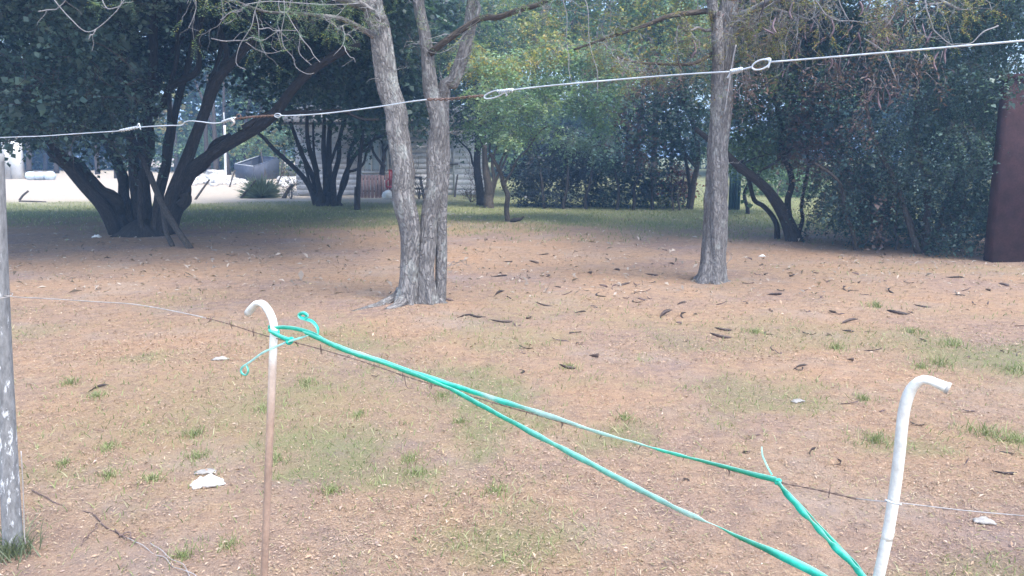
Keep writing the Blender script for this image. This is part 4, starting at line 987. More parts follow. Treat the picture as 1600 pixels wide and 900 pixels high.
# ================================================================== house beyond the trees
YHo = 31.5
def hx(px): return (px - 800) / FPX * YHo * (CP + 0.0) / 1.0 * 1.0 / CP
hb = ground(640, 306)
YHo = hb[1] + 0.3
def hp(px, py): return at(px, py, YHo)
house = thing('plank_house', 'grey-white plank house with a small window seen between the two trunks', 'house', (hp(650, 300)[0], YHo, 0))
x0, x1 = hp(462, 270)[0], hp(757, 270)[0]
zb = float(terrain(0, YHo)); PH = 0.205
gcol = np.random.default_rng(3)
core = MB(); core.box((x0 + x1) / 2, YHo + 2.6, zb + 1.40, (x1 - x0) - 0.1, 5.0, 2.9); core.build('wall', M['plank'], house)
wx0, wx1 = hp(567, 250)[0], hp(606, 250)[0]         # curtained window
for i in range(14):
    z = zb + 0.02 + PH * (i + 0.5)
    spans = [(x0, x1)]
    if zb + 0.95 < z < zb + 2.2: spans = [(x0, wx0), (wx1, x1)]
    for (a_, b_) in spans:
        b = MB(); t = 0.88 + 0.2 * gcol.random()
        b.box((a_ + b_) / 2, YHo + 0.06 - 0.004 * (i % 2), z, b_ - a_, 0.05, PH - 0.007, tilt=[[1, 0, 0], [0, 1, -0.06], [0, 0.06, 1]], col=(t, t, t * 1.02))
        b.build('plank', M['plank'], house)
w = thing  # noqa
zc = zb + 1.57
b = MB(); b.box((wx0 + wx1) / 2, YHo + 0.085, zc, wx1 - wx0, 0.04, 1.26); wo_ = b.build('window', M['white_paint'], house)
for k in range(3):
    wd = (wx1 - wx0) / 3
    n = 14; tt = np.linspace(0, 1, n)
    b = MB(); xs = wx0 + wd * k + 0.03 + (wd - 0.06) * tt; yy = YHo + 0.035 + 0.018 * np.sin(tt * 20 + k)
    V = np.concatenate([np.stack([xs, yy, np.full(n, zc - 0.56)], 1), np.stack([xs, yy, np.full(n, zc + 0.56)], 1)])
    kk = np.arange(n - 1); b.add(V, quads=np.stack([kk, kk + 1, kk + n + 1, kk + n], 1)); b.build('curtain', M['curtain'], wo_)
b = MB()
for xx in np.linspace(wx0, wx1, 4): b.box(xx, YHo + 0.0, zc, 0.05, 0.05, 1.3)
for zz in (-0.64, 0.64): b.box((wx0 + wx1) / 2, YHo + 0.003, zc + zz, wx1 - wx0 + 0.1, 0.06, 0.06)
b.build('frame', M['white_paint'], wo_)
# small white window
c0 = hp(695, 242); 
b = MB(); b.box(c0[0], YHo + 0.015, c0[2], 0.40, 0.03, 0.40); sw = b.build('window', M['skip'], house)
b = MB()
for s_ in (-1, 1):
    b.box(c0[0] + s_ * 0.22, YHo - 0.012, c0[2], 0.06, 0.05, 0.50); b.box(c0[0], YHo - 0.010, c0[2] + s_ * 0.225, 0.38, 0.046, 0.05)
b.build('frame', M['white_paint'], sw)
b = MB(); b.box(c0[0] + 0.05, YHo - 0.04, c0[2] - 0.36, 0.95, 0.14, 0.06); b.build('sill', M['dark_gap'], house)
xp = hp(709, 250)[0]
b = MB(); b.tube([[xp, YHo - 0.05, zb + 0.02], [xp, YHo - 0.05, zb + 1.5], [xp, YHo - 0.05, zb + 2.95]], 0.035, 10); b.build('downpipe', M['concrete'], house, True)
b = MB()
b.box((x0 + x1) / 2, YHo + 0.9, zb + 3.25, (x1 - x0) + 0.7, 3.4, 0.06, tilt=[[1, 0, 0], [0, .97, -.24], [0, .24, .97]])
b.build('roof', M['roof'], house)
b = MB(); b.box((x0 + x1) / 2, YHo - 0.68, zb + 2.82, (x1 - x0) + 0.7, 0.03, 0.16); b.build('fascia', M['dark_gap'], house)

# low board fence and clutter before the house
YF = YHo - 1.6
bf = thing('board_fence', 'low faded reddish board fence under the curtained window', 'fence', (at(580, 290, YF)[0], YF, zb))
fx0, fx1 = at(562, 280, YF)[0], at(612, 280, YF)[0]
for i in range(9):
    b = MB(); xx = fx0 + (fx1 - fx0) * (i + 0.5) / 9
    b.box(xx, YF, zb + 0.42 + 0.02 * math.sin(i * 3), (fx1 - fx0) / 9 - 0.025, 0.022, 0.86, tilt=[[1, 0, 0.02 * math.sin(i)], [0, 1, 0], [0, 0, 1]]); b.build('board', M['pink'], bf)
for zz in (0.25, 0.7):
    b = MB(); b.box((fx0 + fx1) / 2, YF + 0.03, zb + zz, fx1 - fx0, 0.03, 0.06); b.build('rail', M['stake'], bf)

YC = YHo - 2.0
cx = at(617, 290, YC)[0]; cz = float(terrain(cx, YC))
ch = thing('garden_chair', 'red garden chair partly hidden by the left of the two trunks', 'chair', (cx, YC, cz))
for sx in (-1, 1):
    for sy in (-1, 1):
        b = MB(); b.tube([[cx + sx * 0.26, YC + sy * 0.24, cz - 0.01], [cx + sx * 0.24, YC + sy * 0.22, cz + 0.42]], [0.022, 0.028], 8); b.build('leg', M['red'], ch, True)
    b = MB(); b.tube(catmull([[cx + sx * 0.27, YC - 0.22, cz + 0.42], [cx + sx * 0.29, YC - 0.22, cz + 0.64], [cx + sx * 0.29, YC + 0.2, cz + 0.68]], 10), 0.028, 8); b.build('armrest', M['red'], ch, True)
b = MB(); b.box(cx, YC, cz + 0.44, 0.54, 0.52, 0.05); b.build('seat', M['red'], ch)
b = MB()
for k in range(6): b.box(cx - 0.23 + k * 0.092, YC + 0.27, cz + 0.74, 0.07, 0.03, 0.58, tilt=[[1, 0, 0], [0, 1, 0.15], [0, -0.15, 1]])
b.box(cx, YC + 0.315, cz + 1.04, 0.54, 0.04, 0.07); b.build('backrest', M['red'], ch)
c2 = at(600, 306, YC - 0.3)
b = MB(); q = np.array([at(606, 300, YC - 0.4)[0], YC - 0.4, 0.0]); q[2] = float(terrain(q[0], q[1]))
b.tube(catmull([q + [0, 0, -0.01], q + [0, 0, 0.12], q + [0.02, 0, 0.26], q + [0.03, 0, 0.34]], 12), [0.02, 0.16, 0.19, 0.19, 0.2, 0.19, 0.18, 0.17, 0.15, 0.12, 0.08, 0.03], 14, bark_shape(901, 0.1))
tag(b.build('plastic_bag', M['white_trash'], None, True), 'crumpled white bag on the ground beside the red chair', 'bag')

tx = at(650, 290, YC)[0]
tb = thing('work_trestle', 'dark trestle with a flat top seen between the two trunks', 'trestle', (tx, YC, cz))
b = MB(); b.box(tx, YC, cz + 0.80, 0.42, 0.5, 0.06); b.build('top', M['stake'], tb)
for sx in (-1, 1):
    for sy in (-1, 1):
        b = MB(); b.tube([[tx + sx * 0.3, YC + sy * 0.25, cz - 0.01], [tx + sx * 0.16, YC + sy * 0.2, cz + 0.79]], 0.028, 6); b.build('leg', M['stake'], tb)
b = MB(); b.box(tx, YC - 0.21, cz + 0.4, 0.42, 0.03, 0.05); b.build('crossbar', M['stake'], tb)

g = np.random.default_rng(31)
def bare_shrub(label, px, py, h_px, n, seed, spread=0.35, leaf=None):
    q = ground(px, py); s = q[1] / FPX; r = thing('bare_shrub', label, 'shrub', q); tw = MB(); g2 = np.random.default_rng(seed); tips = []
    for _ in range(n): grow(tw, tips, q - [0, 0, 0.03], norm([g2.normal(0, spread), g2.normal(0, spread), 1]), h_px * s * g2.uniform(0.6, 1), 0.013, 1, g2, -0.1)
    stuff(tw.build('stem', M['twig_dark'], r))
    if leaf:
        lv = MB()
        P = np.array([t[0] for t in tips]); P = np.repeat(P, 5, 0) + RNG.normal(0, 0.05, (len(P) * 5, 3))
        V, Qd = leaf_faces(P, RNG.normal(size=P.shape), RNG.normal(size=P.shape) + [0, 0, 1], 0.07, 0.03)
        pal = np.asarray(leaf); lv.add(V, quads=Qd, col=np.repeat(pal[RNG.integers(0, len(pal), len(P))], 4, 0)); stuff(lv.build('leafage', M['leaf'], r))
    return r
bare_shrub('tall leafless bush against the plank wall between the two trunks', 655, 311, 78, 8, 41, 0.22)
bare_shrub('scraggly bush with few leaves at the foot of the fan-shaped tree', 455, 311, 46, 9, 42, 0.5, G_MID + G_BROWN)
bare_shrub('low bush of arching stems left of the nearly black trunk', 736, 316, 34, 7, 43, 0.6, G_BROWN)
bare_shrub('thin brown sprigs standing by the nearly black trunk against the wall', 745, 312, 70, 4, 44, 0.35, G_BROWN)

# grey-green lavender-like bush
q = ground(408, 309); s = q[1] / FPX
r = thing('lavender_bush', 'rounded grey-green bush in front of the dark open container', 'bush', q)
mbz = MB(); n = 2600
d = norm(np.stack([RNG.normal(0, 0.75, n), RNG.normal(0, 0.6, n), np.abs(RNG.normal(0.55, 0.4, n))], 1)); L_ = 40 * s * (0.5 + 0.6 * RNG.random(n))
P = q + d * (L_ * RNG.random(n) * 0.55)[:, None]
V, Qd = leaf_faces(P, d + RNG.normal(0, 0.15, (n, 3)), RNG.normal(size=(n, 3)), L_ * 0.5, 0.03)
V[:, 2] = np.maximum(V[:, 2], q[2] - 0.01)
mbz.add(V, quads=Qd, col=np.repeat(np.array([[0.16, 0.20, 0.16]]) * (0.6 + 0.8 * RNG.random((n, 1))), 4, 0)); stuff(mbz.build('crown', M['leaf'], r))
b = MB()
for k in range(14):
    dd = norm([RNG.normal(0, .6), RNG.normal(0, .5), 0.8]); b.tube([q - [0, 0, 0.03], q + dd * 0.3, q + dd * 0.62], [0.02, 0.014, 0.008], 6)
stuff(b.build('stem', M['twig_dark'], r))

# ================================================================== yard on the left
# open container
YT = 44.0
def zg(x, y): return float(terrain(x, y))
CT = [at(367, 257, 44.5), at(396, 260.5, 43.3), at(435, 247.5, 46.4), at(404, 244.5, 47.6)]     # rim corners of the tipped box
zt = zg(CT[1][0], 43.3)
sk = thing('open_container', 'dark blue-grey open-topped container on the pale yard', 'container', (CT[1][0], 43.3, zt))
cen = sum(CT) / 4
def drop(c): return np.array([c[0] + (cen[0] - c[0]) * 0.04, c[1] + (cen[1] - c[1]) * 0.04, max(c[2] - 1.15, zg(c[0], c[1]) - 0.02)])
def slab(mb_, A, B, Cc, Dd, t):
    nn = norm(np.cross(B - A, Dd - A)) * t; V = np.array([A, B, Cc, Dd, A + nn, B + nn, Cc + nn, Dd + nn])
    mb_.add(V, quads=[[0, 3, 2, 1], [4, 5, 6, 7], [0, 1, 5, 4], [1, 2, 6, 5], [2, 3, 7, 6], [3, 0, 4, 7]])
for k in range(4):
    A, B = CT[k], CT[(k + 1) % 4]
    b = MB(); slab(b, drop(A), drop(B), B, A, 0.05); pn = b.build('side_panel' if k % 2 else 'end_panel', M['skip'], sk)
    b = MB(); b.tube([A + [0, 0, 0.02], (A + B) / 2 + [0, 0, 0.02], B + [0, 0, 0.02]], 0.035, 6); b.build('rim', M['skip_rim'] if k in (0, 3) else M['skip'], pn)
    for f in (0.33, 0.66):
        q_ = A + (B - A) * f; q2 = drop(A) + (drop(B) - drop(A)) * f; b = MB(); b.tube([q2, q_], 0.03, 6); b.build('rib', M['skip'], pn)
b = MB(); slab(b, *[drop(c) + [0, 0, 0.05] for c in CT], 0.03); b.build('floor_panel', M['skip'], sk)
for c in CT[2:]:
    d_ = drop(c); b = MB(); b.box(d_[0], d_[1], (d_[2] + zg(d_[0], d_[1])) / 2, 0.4, 0.4, max(d_[2] - zg(d_[0], d_[1]), 0.06) + 0.05); b.build('support_block', M['concrete'], sk)

# rubble heap
mbr = MB()
for i in range(170):
    a_, b_ = RNG.normal(335, 19), 0
    Y = 41.5 + RNG.normal(0, 1.3); x_ = at(a_, 265, Y)[0]; hgt = max(0, 0.6 * math.exp(-((a_ - 335) / 18) ** 2 - ((Y - 41.5) / 1.4) ** 2)) * RNG.random()
    r_ = RNG.uniform(0.08, 0.26)
    d = np.array([[x, y, z] for x in (-1, 1) for y in (-1, 1) for z in (-1, 1)]) * r_ * RNG.uniform(0.5, 1.0, (8, 3)) * [1.2, 1.0, 0.7]
    th = RNG.random() * 6.28; d = d @ np.array([[math.cos(th), math.sin(th), 0], [-math.sin(th), math.cos(th), 0], [0, 0, 1]])
    mbr.add(d + [x_, Y, zg(x_, Y) + hgt + r_ * 0.3], quads=[[0, 1, 3, 2], [4, 6, 7, 5], [0, 4, 5, 1], [2, 3, 7, 6], [0, 2, 6, 4], [1, 5, 7, 3]], col=np.array([1, 1, 1]) * RNG.uniform(0.7, 1.25))
o = stuff(mbr.build('rubble_heap', M['stone'])); tag(o, 'heap of pale broken rubble beside the dark open container', 'rubble')
mbr = MB()
for i in range(70):
    a_ = RNG.uniform(436, 480); Y = 40 + RNG.normal(0, 0.8); x_ = at(a_, 265, Y)[0]; r_ = RNG.uniform(0.08, 0.22)
    d = np.array([[x, y, z] for x in (-1, 1) for y in (-1, 1) for z in (-1, 1)]) * r_ * RNG.uniform(0.5, 1.0, (8, 3)) * [1.3, 1.0, 0.6]
    mbr.add(d + [x_, Y, zg(x_, Y) + 0.25 * RNG.random() + r_ * 0.2], quads=[[0, 1, 3, 2], [4, 6, 7, 5], [0, 4, 5, 1], [2, 3, 7, 6], [0, 2, 6, 4], [1, 5, 7, 3]], col=np.array([1, 1, 1]) * RNG.uniform(0.7, 1.2))
o = stuff(mbr.build('rubble_heap', M['stone'])); tag(o, 'low scatter of pale rubble right of the container, behind the fan-shaped tree', 'rubble')

def pole(name, label, cat, pts, r, mat, Y=None, segs=8, taper=0.9, seed=1):
    q = ground(*pts[0]); Y = Y or q[1]
    P = [np.array([at(pts[0][0], pts[0][1], Y)[0], Y, 0.0])] + [at(a_, b_, Y) for a_, b_ in pts[1:]]
    P[0][2] = zg(P[0][0], Y) - 0.08
    b = MB(); b.tube(wob(P, 0.008, 14, seed), np.linspace(r, r * taper, 14), segs, bark_shape(seed, 0.06), off=seed)
    return tag(b.build(name, M[mat], None, True, True), label, cat)
pole('white_pole', 'slim white pole standing by the rubble heap', 'pole', [(352, 276), (352, 240), (351, 196)], 0.07, 'white_paint', 43.0)
# stakes
SK = [((303, 312), (328, 281), 'leaning wooden stake right of the big dark tree, nearest to it'), ((358, 292), (367, 266), 'short stake standing almost upright in front of the rubble heap'), ((373, 310), (400, 282), 'leaning wooden stake crossing the grey-green bush'),
      ((430, 292), (444, 267), 'leaning stake behind the right side of the grey-green bush'), ((441, 310), (458, 288), 'thick short log-like stake right of the grey-green bush'), ((28, 313), (44, 299), 'short stub of a stake on the pale ground at far left'),
      ((554, 327), (555, 292), 'thin upright stick beside the slender dark trunk'), ((564, 303), (579, 264), 'leaning stake in front of the low board fence'), ((659, 304), (673, 272), 'leaning stake low between the two trunks'), ((710, 308), (715, 273), 'dark upright stake on the grass in front of the plank wall')]
for i, (a_, b_, lab) in enumerate(SK):
    pole('fence_stake', lab, 'stake', [a_, ((a_[0] + b_[0]) / 2, (a_[1] + b_[1]) / 2), b_], 0.075 if i == 4 else (0.025 if i == 6 else 0.042), 'stake', None, 8, 0.85, 930 + i)['group'] = 'old stakes along the far edge of the lawn'
q = ground(48, 317)
b = MB(); b.tube(catmull([ground(30, 315.5) + [0, 0, 0.02], ground(50, 316) + [0, 0, 0.03], ground(72, 316.2) + [0, 0, 0.02]], 10), np.linspace(0.035, 0.02, 10), 7, bark_shape(950, .05)); tag(b.build('fallen_stick', M['stake'], None, True, True), 'pale stick lying flat on the ground at far left', 'stick')
# pillar, sacks
YP = 46.0; x_ = at(20, 250, YP)[0]; z_ = zg(x_, YP)
pl = thing('gate_pillar', 'grey concrete pillar with a white side at the far left edge', 'pillar', (x_, YP, z_))
b = MB(); b.box(x_ - 0.18, YP, z_ + 1.2, 0.34, 0.7, 2.44); b.build('shaft', M['concrete'], pl)
b = MB(); b.box(x_ + 0.26, YP - 0.05, z_ + 1.15, 0.50, 0.5, 2.34); b.build('white_panel', M['white_paint'], pl)
b = MB(); b.box(x_ - 0.05, YP, z_ + 2.47, 1.1, 0.85, 0.08); b.build('cap', M['concrete'], pl)
for i, (a_, lab) in enumerate([(48, 'pale blue sack nearest the pillar'), (62, 'middle pale blue sack in the row by the pillar'), (77, 'pale blue sack farthest from the pillar')]):
    xx = at(a_, 265, 44.5)[0]; zz = zg(xx, 44.5)
    b = MB(); C = catmull([[xx - 0.3, 44.5, zz + 0.16], [xx, 44.5, zz + 0.22], [xx + 0.3, 44.5, zz + 0.16]], 12)
    b.tube(C, 0.24 * np.sqrt(np.clip(1 - np.linspace(-1, 1, 12) ** 4, 0.04, 1)), 14, bark_shape(960 + i, 0.05)); tag(b.build('sack', M['sack'], None, True), lab, 'sack', 'pale sacks by the pillar')

# dark red wall at the right edge
q = ground(1554, 412); YW = q[1] + 0.1
xl = at(1566, 260, YW)[0]
sh = thing('red_wall', 'dark red-brown wall end standing at the right edge', 'wall', (xl + 1.5, YW, 0))
b = MB(); b.box(xl + 1.6, YW + 0.12, 1.34, 3.2, 0.24, 2.74); b.build('wall', M['redwall'], sh)
b = MB(); b.box(xl + 1.58, YW + 0.12, 2.745, 3.26, 0.32, 0.06); b.build('coping', M['redwall'], sh)

# ================================================================== fence in the foreground
# wooden post
pt = thing('fence_post', 'weathered grey-white wooden fence post at the left edge', 'post', F0)
C = catmull([fence(20, 870) - [0, 0, 0.06], fence(12, 700), fence(1, 480), fence(-10, 240)], 60)
g = np.random.default_rng(8)
white = np.interp(np.arange(60), [0, 14, 20, 28, 40, 59], [0.0, 0.06, 0.06, 0.02, -0.02, -0.05])[:, None] * np.ones((1, 3))      # whitewash left on the lower half
b = MB(); b.tube(C, np.linspace(0.035, 0.031, 60), 24, bark_shape(970, 0.035), col=white); b.build('shaft', M['post'], pt, True, True)
b = MB(); b.tube(catmull([fence(33, 705, .045), fence(36, 760, .045), fence(38, 830, .05), fence(40, 850, .05)], 20), 0.002, 6); b.build('wire_end', M['thinwire'], pt, True)
# weeds at its foot
wd = thing('weed_clump', 'bluish-green weed clump at the foot of the fence post', 'weed', F0)
mb = MB(); n = 240; aa = RNG.random(n) * 6.28; rr_ = np.abs(RNG.normal(0, 0.05, n))
blades(F0[0] + 0.02 + rr_ * np.cos(aa), F0[1] - 0.03 + rr_ * np.sin(aa), 0.05 + 0.09 * RNG.random(n), 0.005, 0.6, [0.13, 0.17, 0.12])
stuff(mb.build('blade', M['grass'], wd))

def twist(P, r, turns, n, amp):
    """two strands twisted round one path"""
    C = catmull(P, n); T = norm(np.gradient(C, axis=0)); S = norm(np.cross(T, [0, 0, 1.0])); U = np.cross(S, T)
    ph = np.linspace(0, turns * 6.283, n)[:, None]
    return [C + (S * np.cos(ph + k) + U * np.sin(ph + k)) * amp for k in (0, math.pi)]

# ---- top wire
WR = 0.00155
tw_ = thing('top_wire', 'bright galvanised wire knotted from lengths, crossing the whole view', 'wire', fence(0, 215))
SEG = [('wire_length', 'zinc', [(-160, 222), (0, 215), (60, 213), (120, 209), (188, 204.5), (205, 202)]),
       ('wire_length', 'zinc', [(205, 202), (222, 198.5), (262, 196.2), (283, 195.6), (289, 191), (297, 189), (312, 190), (333, 192.5), (348, 191), (360, 187.5)]),
       ('wire_length', 'zinc', [(430, 181), (470, 180), (520, 176), (600, 165.5), (640, 159), (668, 155.5)]),
       ('wire_length', 'zinc', [(784, 143), (830, 137), (900, 130), (1000, 121.5), (1080, 115.5), (1142, 112)]),
       ('wire_length', 'zinc', [(1142, 112), (1158, 109), (1176, 104.5)]),
       ('wire_length', 'zinc', [(1202, 97), (1260, 92.5), (1350, 85), (1450, 76.5), (1600, 63.5), (1760, 50)])]
for nm, mt, pts in SEG:
    P = [fence(*p) for p in pts]
    if pts[-1][0] > 1700:
        d_ = P[-1] - P[-2]; P += [P[-1] + d_ * k for k in range(1, 16)]
    if pts[0][0] < -100:
        d_ = P[0] - P[1]; P = [P[0] + d_ * k for k in range(5, 0, -1)] + P
    b = MB(); b.tube(catmull(P, 120), WR, 8); b.build(nm, M[mt], tw_, True)
for pts, turns in (([(362, 187), (380, 184.5), (400, 182.5), (428, 181)], 6), ([(668, 155.5), (700, 155), (730, 152), (756, 149.5)], 5)):
    for S_ in twist([fence(*p) for p in pts], WR, turns, 70, 0.002):
        b = MB(); b.tube(S_, 0.0015, 6); b.build('rusty_link', M['rust'], tw_, True)
def loop(cx_, cy_, rx, ry, rot, tail=None, n=40, r=WR):
    P = []
    for k in np.linspace(0, 2 * math.pi, n):
        u, v = rx * math.cos(k), ry * math.sin(k)
        P.append(fence(cx_ + u * math.cos(rot) - v * math.sin(rot), cy_ + u * math.sin(rot) + v * math.cos(rot), 0.002 * math.sin(k / 2)))
    b = MB(); b.tube(P, r, 8); b.build('loop', M['zinc'], tw_, True)
loop(1189, 101, 14.5, 7, -0.35); loop(434, 180.5, 5, 3, 0.0); loop(772, 147.5, 16, 5.0, -0.3)
for pts, turns in (([(188, 204.5), (200, 202), (216, 199)], 3.5), ([(1142, 112), (1150, 111), (1160, 108.5)], 3), ([(778, 144), (790, 142.5), (802, 141)], 3), ([(348, 191), (358, 187.5), (368, 185)], 3)):
    for S_ in twist([fence(*p) for p in pts], WR, turns, 60, 0.0032): b = MB(); b.tube(S_, 0.0018, 6); b.build('knot', M['zinc'], tw_, True)
for pts in ([(214, 199), (217, 193), (220, 203)], [(350, 191), (350, 184), (349.5, 176)], [(788, 142), (792, 148), (790, 150)], [(1142, 112), (1139, 118), (1136.5, 122)], [(1203, 93), (1202, 100), (1200, 106)], [(1203, 97), (1203, 92), (1196, 92.5)]):
    b = MB(); b.tube(catmull([fence(*p) for p in pts], 10), 0.0019, 6); b.build('wire_end', M['zinc'], tw_, True)
b = MB(); C = [fence(373 + 3.4 * math.cos(k), 182 + 3.4 * math.sin(k)) for k in np.linspace(0, 6.283, 20)]; b.tube(C, 0.0016, 6); b.build('rusty_link', M['rust'], tw_, True)
b = MB(); b.tube(catmull([fence(362, 187, .004), fence(366, 192, .004), fence(360, 198, .004)], 8), np.linspace(0.005, 0.001, 8), 6); b.build('rag_end', M['thinwire'], tw_, True)

# ---- barbed strand along the tape
bw = thing('barbed_wire', 'rusty barbed strand running from the post below the green tape', 'wire', fence(20, 462))
for pts, mt, r in (([(-8, 460), (12, 462), (25, 464), (80, 467), (150, 471.5), (205, 475), (250, 482), (300, 492), (322, 497)], 'thinwire', 0.0016), ([(1338, 779), (1360, 782), (1392, 784), (1450, 791), (1520, 799), (1600, 806), (1750, 820)], 'thinwire', 0.0009)):
    P = [fence(*p) for p in pts]
    if pts[-1][0] > 1700:
        d_ = P[-1] - P[-2]; P += [P[-1] + d_ * k for k in range(1, 16)]
    b = MB(); b.tube(catmull(P, 70), r, 6); b.build('strand', M[mt], bw, True)
BP = catmull([fence(*p) for p in [(318, 496), (350, 504), (400, 520), (428, 528), (480, 540), (560, 563), (640, 590), (700, 608), (760, 626), (830, 646), (900, 666), (980, 688), (1050, 708), (1130, 731), (1210, 752), (1270, 764), (1340, 780)]], 220)
for S_ in twist(BP, 0, 38, 420, 0.0010): b = MB(); b.tube(S_, 0.0008, 5); b.build('strand', M['rust'], bw, True)
g = np.random.default_rng(15)
for k in range(4, 216, 11):
    p_, tg = BP[k], norm(BP[k + 1] - BP[k])
    b = MB()
    for q_ in range(2):
        d = norm(np.cross(tg, g.normal(size=3))); h = 0.012 * g.uniform(0.7, 1.3)
        b.tube([p_ - d * h + tg * 0.003 * q_, p_ + tg * 0.003 * q_, p_ + d * h + tg * 0.003 * q_], [0.0006, 0.0013, 0.0006], 5)
    b.build('barb', M['rust'], bw, True)
b = MB(); b.tube(catmull([fence(632, 588), fence(634, 600), fence(638, 607), fence(648, 606)], 10), 0.0009, 5); b.build('barb', M['rust'], bw, True)
# loop of wire round the post
b = MB(); cpt = fence(2, 462); K = np.linspace(0, 6.4, 40)
b.tube(np.stack([cpt[0] + 0.037 * np.cos(K), cpt[1] + 0.037 * np.sin(K), cpt[2] + 0.004 * np.sin(K)], 1), 0.0016, 6); b.build('post_loop', M['thinwire'], bw, True)

# ---- bent pipes
def to_ground(p, q):
    """carry the line p -> q on down into the soil"""
    d = q - p; t = (float(terrain(q[0], q[1])) - 0.12 - q[2]) / d[2]; return q + d * t
def pipe(label, pts, r, hook_n, tints, flat_at):
    P = [fence(*p) for p in pts]; P.append(to_ground(P[-2], P[-1]))
    root = thing('bent_pipe', label, 'pipe', (P[-1][0], P[-1][1], float(terrain(P[-1][0], P[-1][1]))))
    C = catmull(P, 150); zz = C[:, 2]
    col = np.array([np.interp(z, [t[0] for t in tints], [t[1][k] for t in tints]) for z in zz for k in range(3)]).reshape(-1, 3)
    fl = np.array(fence(*flat_at))
    dd = np.linalg.norm(C - fl, axis=1)
    def shp(s, th, i):
        e = math.exp(-(dd[i] / 0.02) ** 2); return 1 - e * (0.6 - 0.75 * np.abs(np.cos(th)))
    b = MB(); b.tube(C, r, 20, shp, caps=True, col=col); b.build('tube', M['pipe'], root, True)
    return root, C
p1, _ = pipe('thin brown pipe with a white bent-over top, green tape tied round it', [(387, 490), (395, 480), (404, 473), (414, 478), (424, 494), (428, 512), (427, 540), (424, 620), (419, 740), (413, 900)], 0.0108, 0,
             [(0.0, (0.42, 0.28, 0.23)), (0.85, (0.50, 0.35, 0.29)), (1.02, (0.76, 0.62, 0.56)), (1.06, (1, 1, 1)), (1.3, (1, 1, 1))], (405, 472))
p2, _ = pipe('thick white bent pipe at lower right with a hooked top', [(1482, 607), (1466, 600), (1450, 593.5), (1439, 594), (1428, 602), (1419, 618), (1412, 645), (1408, 680), (1404, 720), (1396, 780), (1386, 840), (1372, 905)], 0.0094, 0,
             [(0.0, (0.9, 0.9, 0.9)), (0.6, (1, 1, 1)), (1.3, (1.02, 1.02, 1.02))], (1451, 593.5))
b = MB(); e0, e1 = fence(1483.5, 607.5), fence(1478, 605.2); b.tube([e1, e0], [0.0101, 0.0101], 20); b.build('worn_end', M['grey_trash'], p2, True)
b = MB(); b.tube([fence(1384, 783), fence(1404, 787)] if False else catmull([fence(1383, 781, .02), fence(1396, 786, .02), fence(1409, 788, .02)], 8), 0.0016, 6); b.build('wire_tie', M['zinc'], p2, True)

# ---- green plastic tape
GR = np.array([0.06, 0.80, 0.62]); GP = np.array([0.70, 0.88, 0.82]); GD = np.array([0.04, 0.56, 0.40])  # GP: pale tint painted where the tape reflects the sky
tp = thing('plastic_tape', 'emerald green plastic tape stretched between the two bent pipes', 'tape', fence(430, 520))
def ribbon(pts, name='strip', off=0.012, n=120, crinkle=0.0, seed=0):
    """pts: (px, py, width px, tint 0 green .. 1 pale sky sheen painted in, -1 darker)"""
    g = np.random.default_rng(seed)
    pts = [(p + (0,))[:4] if len(p) < 4 else p for p in pts]
    C = catmull([np.concatenate([fence(p[0], p[1], p[4] if len(p) > 4 else off), [p[2], p[3]]]) for p in [tuple(q) for q in pts]], n)
    X_, W, K = C[:, :3], np.maximum(C[:, 3], 1.0), np.clip(C[:, 4], -1, 1)
    Tn = norm(np.gradient(X_, axis=0)); view = norm(X_ - np.array([0, 0, CAM_H])); S = norm(np.cross(Tn, view))
    # real strip of even width turned about its own axis; the seen width follows from the turn
    W = W * 0.66 * (1 + 0.22 * np.clip(catmull(np.random.default_rng(seed + 9).normal(0, 1, (max(n // 9, 3), 3)), n)[:, 0], -1, 1)); full = W.max() * 1.05; full_m = full * np.median(X_[:, 1]) / FPX
    ang_ = np.arccos(np.clip(W / full, 0.02, 1)) * np.where(np.arange(n) % 1 == 0, 1, 1)
    fold = catmull(np.random.default_rng(seed + 50).normal(0, 1, (max(n // 4, 3), 3)), n)
    ang_ = ang_ + 0.09 * fold[:, 0]; X_ = X_ + S * (0.0003 * fold[:, 1])[:, None]
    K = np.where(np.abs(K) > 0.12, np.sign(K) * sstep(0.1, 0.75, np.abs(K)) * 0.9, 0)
    if crinkle: ang_ = ang_ + crinkle * catmull(g.normal(0, 1, (n // 5, 3)), n)[:, 0]
    F_ = np.cross(Tn, S)
    S2 = S * np.cos(ang_)[:, None] + F_ * np.sin(ang_)[:, None]; U2 = np.cross(S2, Tn)
    hw = full_m / 2; th = 0.0006
    ring = np.stack([X_ + S2 * hw + U2 * th, X_ + U2 * (th + hw * 0.02), X_ - S2 * hw + U2 * th, X_ - S2 * hw - U2 * th, X_ + U2 * (hw * 0.02 - th), X_ + S2 * hw - U2 * th], 1)
    i0 = np.arange(n - 1)[:, None] * 6; j = np.arange(6)[None]; j2 = (j + 1) % 6
    Qd = np.stack([i0 + j, i0 + j2, i0 + 6 + j2, i0 + 6 + j], -1).reshape(-1, 4)
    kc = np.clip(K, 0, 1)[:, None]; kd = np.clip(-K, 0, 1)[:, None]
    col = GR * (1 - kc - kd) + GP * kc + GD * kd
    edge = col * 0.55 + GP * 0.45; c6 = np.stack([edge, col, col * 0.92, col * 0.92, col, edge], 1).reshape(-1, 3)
    b = MB(); b.add(ring.reshape(-1, 3), quads=Qd, col=c6); return b.build(name, M['tape'], tp, False)
